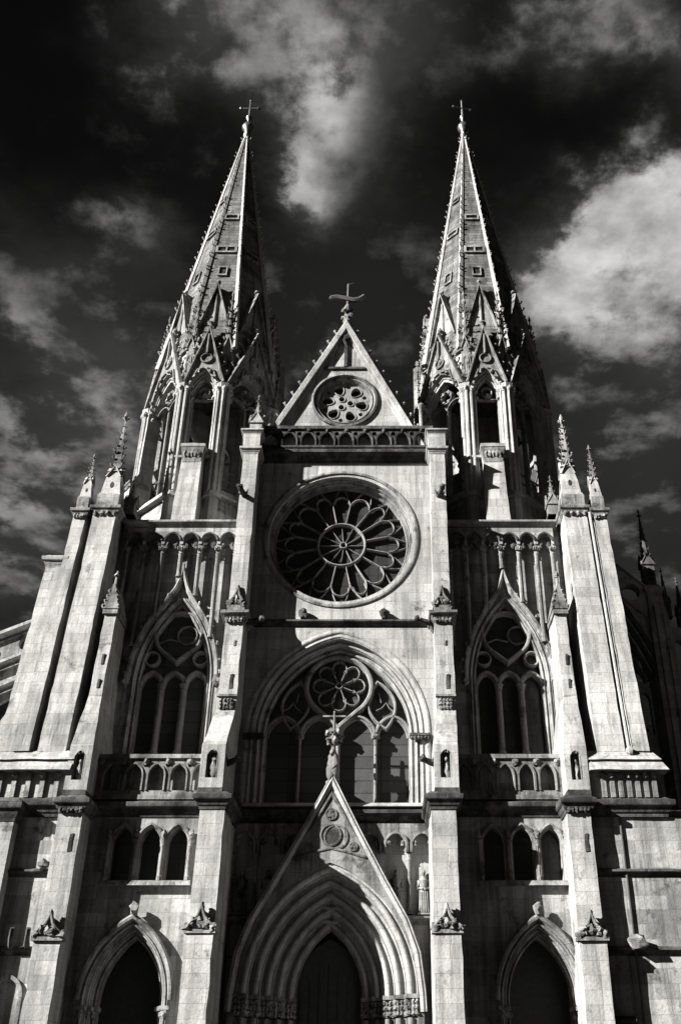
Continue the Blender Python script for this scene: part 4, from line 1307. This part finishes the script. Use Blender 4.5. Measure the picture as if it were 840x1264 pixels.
# ================================================================== NAVE, AISLES AND FLYING BUTTRESSES BEHIND
mb = MB(); mb.box(-5.2, 5.2, 3, 62, 0, 32.0)
NV = part('nave', mb, REAR, C)
mb = MB(); mb.add([(-5.6, 1.5, 32), (5.6, 1.5, 32), (0, 1.5, 40.8), (-5.6, 62, 32), (5.6, 62, 32), (0, 62, 40.8)], [(0, 1, 2), (3, 5, 4), (0, 2, 5, 3), (1, 4, 5, 2), (0, 3, 4, 1)])
part('roof', mb, SLATE, NV)
mb = MB(); mb.box(-19.2, -5.2, 10.6, 60, 0, 14); mb.box(5.2, 19.2, 10.6, 60, 0, 14); mb.box(13.0, 19.2, 1.4, 10.6, 0, 13); mb.box(-19.2, -13.0, 1.4, 10.6, 0, 13)
part('aisle', mb, REAR, C)

def flyer(sg, y, xa, za, xb, zb, mat, depth=.7, panel=1.7):
    """pierced flying buttress: raking top rail, quatrefoil holes and a quarter-arch below"""
    top = [(xa, za), (xb, zb)]
    n = 14
    low = []
    for k in range(n + 1):
        f = k / n
        x = xb + (xa - xb) * f
        z = zb - panel - 2.2 + (za - panel - (zb - panel - 2.2)) * math.sin(f * PI / 2) ** .9
        low.append((x, z))
    poly = [(sg * x, z) for x, z in top + low]
    hs = []
    for k in range(4):
        f = (k + .6) / 4.4
        hs.append([(sg * x, z) for x, z in circ(xa + (xb - xa) * f, za + (zb - za) * f - panel * .5, panel * .26, 12)])
    mb = MB(); mb.prism(poly, y, y + depth, hs)
    o = part('flying_buttress', mb, mat, C)
    r_ = MB()
    for off, th in ((0.1, .22), (-panel * .98, .16)):
        pts = [(sg * xa, za + off), (sg * xb, zb + off)]
        r_.bar(pts, th, y - .16, y + depth + .16)
    lo = [(sg * x, z) for x, z in low]
    r_.bar(lo, .22, y - .14, y + depth + .14)
    part('rail', r_, mat, o)
    if sg > 0:
        b_ = MB(); f = 1.6 / 4.4
        b_.blob(sg * (xa + (xb - xa) * f), y - .1, za + (zb - za) * f - panel * .5, .3, .2, .34, .5)
        part('boss', b_, RIB, o)
        m_ = MB()
        for k in range(3):
            m_.bar([(x - sg * .5 * (k + 1) * .6, z - .42 * (k + 1)) for x, z in lo], .14, y - .05 + .12 * k, y + depth, False)
        part('arch_ribs', m_, mat, o)
    return o
def rib_flyer(y):
    """raking buttress of three moulded ribs with an openwork panel between the upper two"""
    mb = MB(); xa, za, xb, zb = -14.0, 24.6, -22.0, 21.0
    mb.bar([(xb, zb), (xa, za)], .42, y - .2, y + .8)
    o = part('flying_buttress', mb, ASH, C)
    for off, w_, d_ in ((-.42, .12, .06), (-1.75, .34, -.14), (-2.2, .12, .05), (-2.95, .3, -.05), (-3.4, .14, .1)):
        r_ = MB(); bend = 0 if off > -2.5 else .6
        r_.bar([(xb, zb + off - bend * 1.6), ((xa + xb) / 2, (za + zb) / 2 + off - bend * .35), (xa, za + off)], w_, y + d_, y + .7)
        part('rail', r_, ASH if w_ > .2 else CARV, o)
    hs = [circ(xa + (xb - xa) * f, za + (zb - za) * f - 1.08, .36, 14) for f in (.15, .34, .53, .72, .9)]
    p_ = MB(); p_.prism([(xb, zb - 1.75), (xa, za - 1.75), (xa, za - .4), (xb, zb - .4)], y + .15, y + .45, hs)
    part('openwork_panel', p_, CARV, o)
    q_ = MB(); q_.prism([(xb, zb - 4.6), (xa, za - 3.5), (xa, za - 1.9), (xb, zb - 1.9)], y + .3, y + .6); part('spandrel', q_, ASHT, o)
rib_flyer(2.7)
flyer(-1, 14, 5.2, 29.5, 20.0, 22.5, REAR, .7, 1.9)
for y in (9.0, 18.0, 27.0):
    flyer(1, y, 12.2, 34.6, 18.7, 28.4, REAR, .8, 2.2)
    mb = MB(); mb.box(18.3, 19.5, y - .5, y + 1.6, 0, 26.0); mb.hexa((18.3, 19.5, y - .5, y + 1.6), (18.45, 19.3, y - .2, y + 1.4), 26.0 + .002, 28.2)
    mb.box(18.6, 18.9, y - .72, y - .4, 0, 27.2); mb.box(19.1, 19.3, y - .66, y - .4, 0, 26.6)
    P = part('flyer_pier', mb, REAR, C)
    k = MB(); cornice(k, wrap(18.45, 19.3, y - .2, y + 1.4), 28.2, .5, .2); k.box(18.45, 19.3, y - .2, y + 1.4, 28.5, 28.8); part('pier_cap', k, REAR, P)
    pinnacle(C, 18.85, y + .4, 28.8, .36, 1.6, 3.6, DARK, croc=6)
    pinnacle(C, 19.75, y + .6, 26.9, .22, 1.0, 2.2, DARK, croc=4, slot=False)
    pinnacle(C, 20.6, y + .6, 26.3, .27, .9, 2.1, DARK, croc=4)
    pinnacle(C, 21.6, y + .6, 26.3, .24, .7, 1.6, DARK, croc=4, slot=False)
    # pierced screen between the piers
    hs = [arch(19.2 + .9 * q, 24.9, .3, .5, 6, 22.4) for q in range(1, 4)] + [circ(19.65 + .9 * q, 25.75, .16, 10) for q in range(1, 4)]
    sc_ = MB(); sc_.prism([(19.5, 20), (23.2, 20), (23.2, 26.2), (19.5, 26.2)], y + .4, y + .9, hs); part('pierced_screen', sc_, REAR, P)

# ================================================================== SKY
w = bpy.data.worlds.new('World'); sc.world = w; w.use_nodes = True
nt = w.node_tree; L = nt.links.new
bg = nt.nodes['Background']
SUN_EL, SUN_AZ = math.radians(27), math.radians(61)     # azimuth from the facade normal, towards the left
to_sun = Vector((-math.sin(SUN_AZ) * math.cos(SUN_EL), -math.cos(SUN_AZ) * math.cos(SUN_EL), math.sin(SUN_EL)))
sky = nt.nodes.new('ShaderNodeTexSky'); sky.sky_type = 'NISHITA'; sky.sun_disc = False
sky.sun_elevation = SUN_EL; sky.sun_rotation = math.atan2(to_sun.x, to_sun.y)
sky.air_density = 1.0; sky.dust_density = .4; sky.ozone_density = 3.0
# black-and-white film behind a red filter: only the red of the sky counts
sepc = nt.nodes.new('ShaderNodeSeparateColor'); L(sky.outputs[0], sepc.inputs[0])
base = math_n(nt, 'MULTIPLY', sepc.outputs[0], .017)
tc = nt.nodes.new('ShaderNodeTexCoord')
D_ = tc.outputs['Generated']
# clouds lie on a flat layer overhead
sx = nt.nodes.new('ShaderNodeSeparateXYZ'); L(D_, sx.inputs[0])
zc = math_n(nt, 'ADD', math_n(nt, 'MAXIMUM', sx.outputs[2], .0), .12)
lay = nt.nodes.new('ShaderNodeCombineXYZ')
L(math_n(nt, 'DIVIDE', sx.outputs[0], zc), lay.inputs[0]); L(math_n(nt, 'DIVIDE', sx.outputs[1], zc), lay.inputs[1])
nA = nt.nodes.new('ShaderNodeTexNoise'); nA.inputs['Scale'].default_value = 9.5; nA.inputs['Detail'].default_value = 12; nA.inputs['Roughness'].default_value = .60; nA.inputs['Distortion'].default_value = .0
L(lay.outputs[0], nA.inputs['Vector'])
nB = nt.nodes.new('ShaderNodeTexNoise'); nB.inputs['Scale'].default_value = 11; nB.inputs['Detail'].default_value = 10; nB.inputs['Distortion'].default_value = .0; nB.inputs['Roughness'].default_value = .58
L(lay.outputs[0], nB.inputs['Vector'])
# warp the direction a little so that the cloud banks have ragged edges
wa = nt.nodes.new('ShaderNodeVectorMath'); wa.operation = 'SUBTRACT'; L(nA.outputs['Color'], wa.inputs[0]); wa.inputs[1].default_value = (.5, .5, .5)
wb = nt.nodes.new('ShaderNodeVectorMath'); wb.operation = 'MULTIPLY_ADD'; L(wa.outputs[0], wb.inputs[0]); wb.inputs[1].default_value = (.16, .16, .16); L(D_, wb.inputs[2])
wn = nt.nodes.new('ShaderNodeVectorMath'); wn.operation = 'NORMALIZE'; L(wb.outputs[0], wn.inputs[0])
BANKS = [  # direction, angular size, strength
    ((-.167, .521, .837), .045, .50), ((-.10, .515, .85), .05, .30), ((-.043, .53, .845), .042, .40), ((-.052, .584, .81), .034, .55),
    ((-.061, .624, .779), .033, .55), ((-.085, .642, .762), .022, .5), ((.03, .53, .845), .04, .26),
    ((.163, .519, .839), .032, .50), ((.20, .508, .838), .03, .36), ((.262, .53, .806), .028, .42),
    ((.138, .716, .684), .030, .55), ((.177, .695, .697), .032, .7), ((.221, .672, .707), .036, 1.0), ((.261, .630, .731), .028, 1.0), ((.29, .66, .69), .04, .8),
    ((.224, .713, .664), .036, .38), ((.30, .71, .635), .06, .3),
    ((-.232, .663, .711), .026, .30), ((-.33, .677, .655), .055, .20), ((-.276, .749, .602), .055, .28), ((-.34, .778, .535), .075, .26), ((-.356, .83, .443), .07, .26),
    ((-.023, .72, .694), .09, .16), ((.212, .777, .593), .10, .20), ((.27, .84, .47), .10, .18), ((-.2, .80, .56), .10, .2),
    # thinner banks elsewhere in the sky
    ((-.8, -.2, .55), .25, .12), ((.7, -.5, .5), .25, .12), ((0, -.85, .52), .3, .10), ((-.75, .55, .35), .2, .2), ((.8, .5, .3), .2, .2)]
tot = None
for dv, sz, amp in BANKS:
    v = Vector(dv).normalized()
    dn = nt.nodes.new('ShaderNodeVectorMath'); dn.operation = 'DOT_PRODUCT'; L(wn.outputs[0], dn.inputs[0]); dn.inputs[1].default_value = v
    kk = 1 / (sz * sz)
    e = math_n(nt, 'MULTIPLY_ADD', dn.outputs['Value'], kk, -kk)
    e = math_n(nt, 'EXPONENT', e)
    e = math_n(nt, 'MULTIPLY', e, amp)
    tot = e if tot is None else math_n(nt, 'ADD', tot, e)
q = math_n(nt, 'MULTIPLY_ADD', math_n(nt, 'MINIMUM', tot, 1.0), .62, -.02)
q = math_n(nt, 'ADD', q, math_n(nt, 'MULTIPLY_ADD', nA.outputs[0], 2.5, -1.27))
ss = nt.nodes.new('ShaderNodeMapRange'); ss.interpolation_type = 'SMOOTHSTEP'; L(q, ss.inputs[0])
ss.inputs[1].default_value = .08; ss.inputs[2].default_value = .62
cl = math_n(nt, 'MULTIPLY', ss.outputs[0], math_n(nt, 'MINIMUM', tot, 1.15))
cl = math_n(nt, 'MULTIPLY', cl, math_n(nt, 'MAXIMUM', math_n(nt, 'MULTIPLY_ADD', nB.outputs[0], 3.0, -.62), .15))
lum = math_n(nt, 'MULTIPLY_ADD', cl, 1.6, math_n(nt, 'MULTIPLY_ADD', tot, .30, base))
cc = nt.nodes.new('ShaderNodeCombineColor')
for i, t_ in enumerate((1, .99, .97)): L(math_n(nt, 'MULTIPLY', lum, t_), cc.inputs[i])
L(cc.outputs[0], bg.inputs['Color'])
bg.inputs['Strength'].default_value = .06

sun = bpy.data.lights.new('sun', 'SUN'); sun.energy = 5.0; sun.angle = math.radians(.5); sun.color = (1, .985, .95)
so = bpy.data.objects.new('sun', sun); col.objects.link(so)
so.rotation_euler = to_sun.to_track_quat('Z', 'Y').to_euler()
so.location = to_sun * 100

# ================================================================== CAMERA
cam = bpy.data.cameras.new('camera'); cam.sensor_fit = 'VERTICAL'; cam.sensor_height = 36; cam.sensor_width = 36
cam.lens = 34.18; cam.shift_x = -58 / 1264; cam.clip_end = 3000; cam.clip_start = .1
co = bpy.data.objects.new('camera', cam); col.objects.link(co)
co.location = (2.5, -45, 1.6); co.rotation_euler = (math.radians(90 + 31.1), 0, 0)
sc.camera = co
sc.view_settings.view_transform = 'Standard'; sc.view_settings.look = 'None'
sc.view_settings.gamma = 1; sc.view_settings.use_curve_mapping = False
sc.view_settings.exposure = 2.08
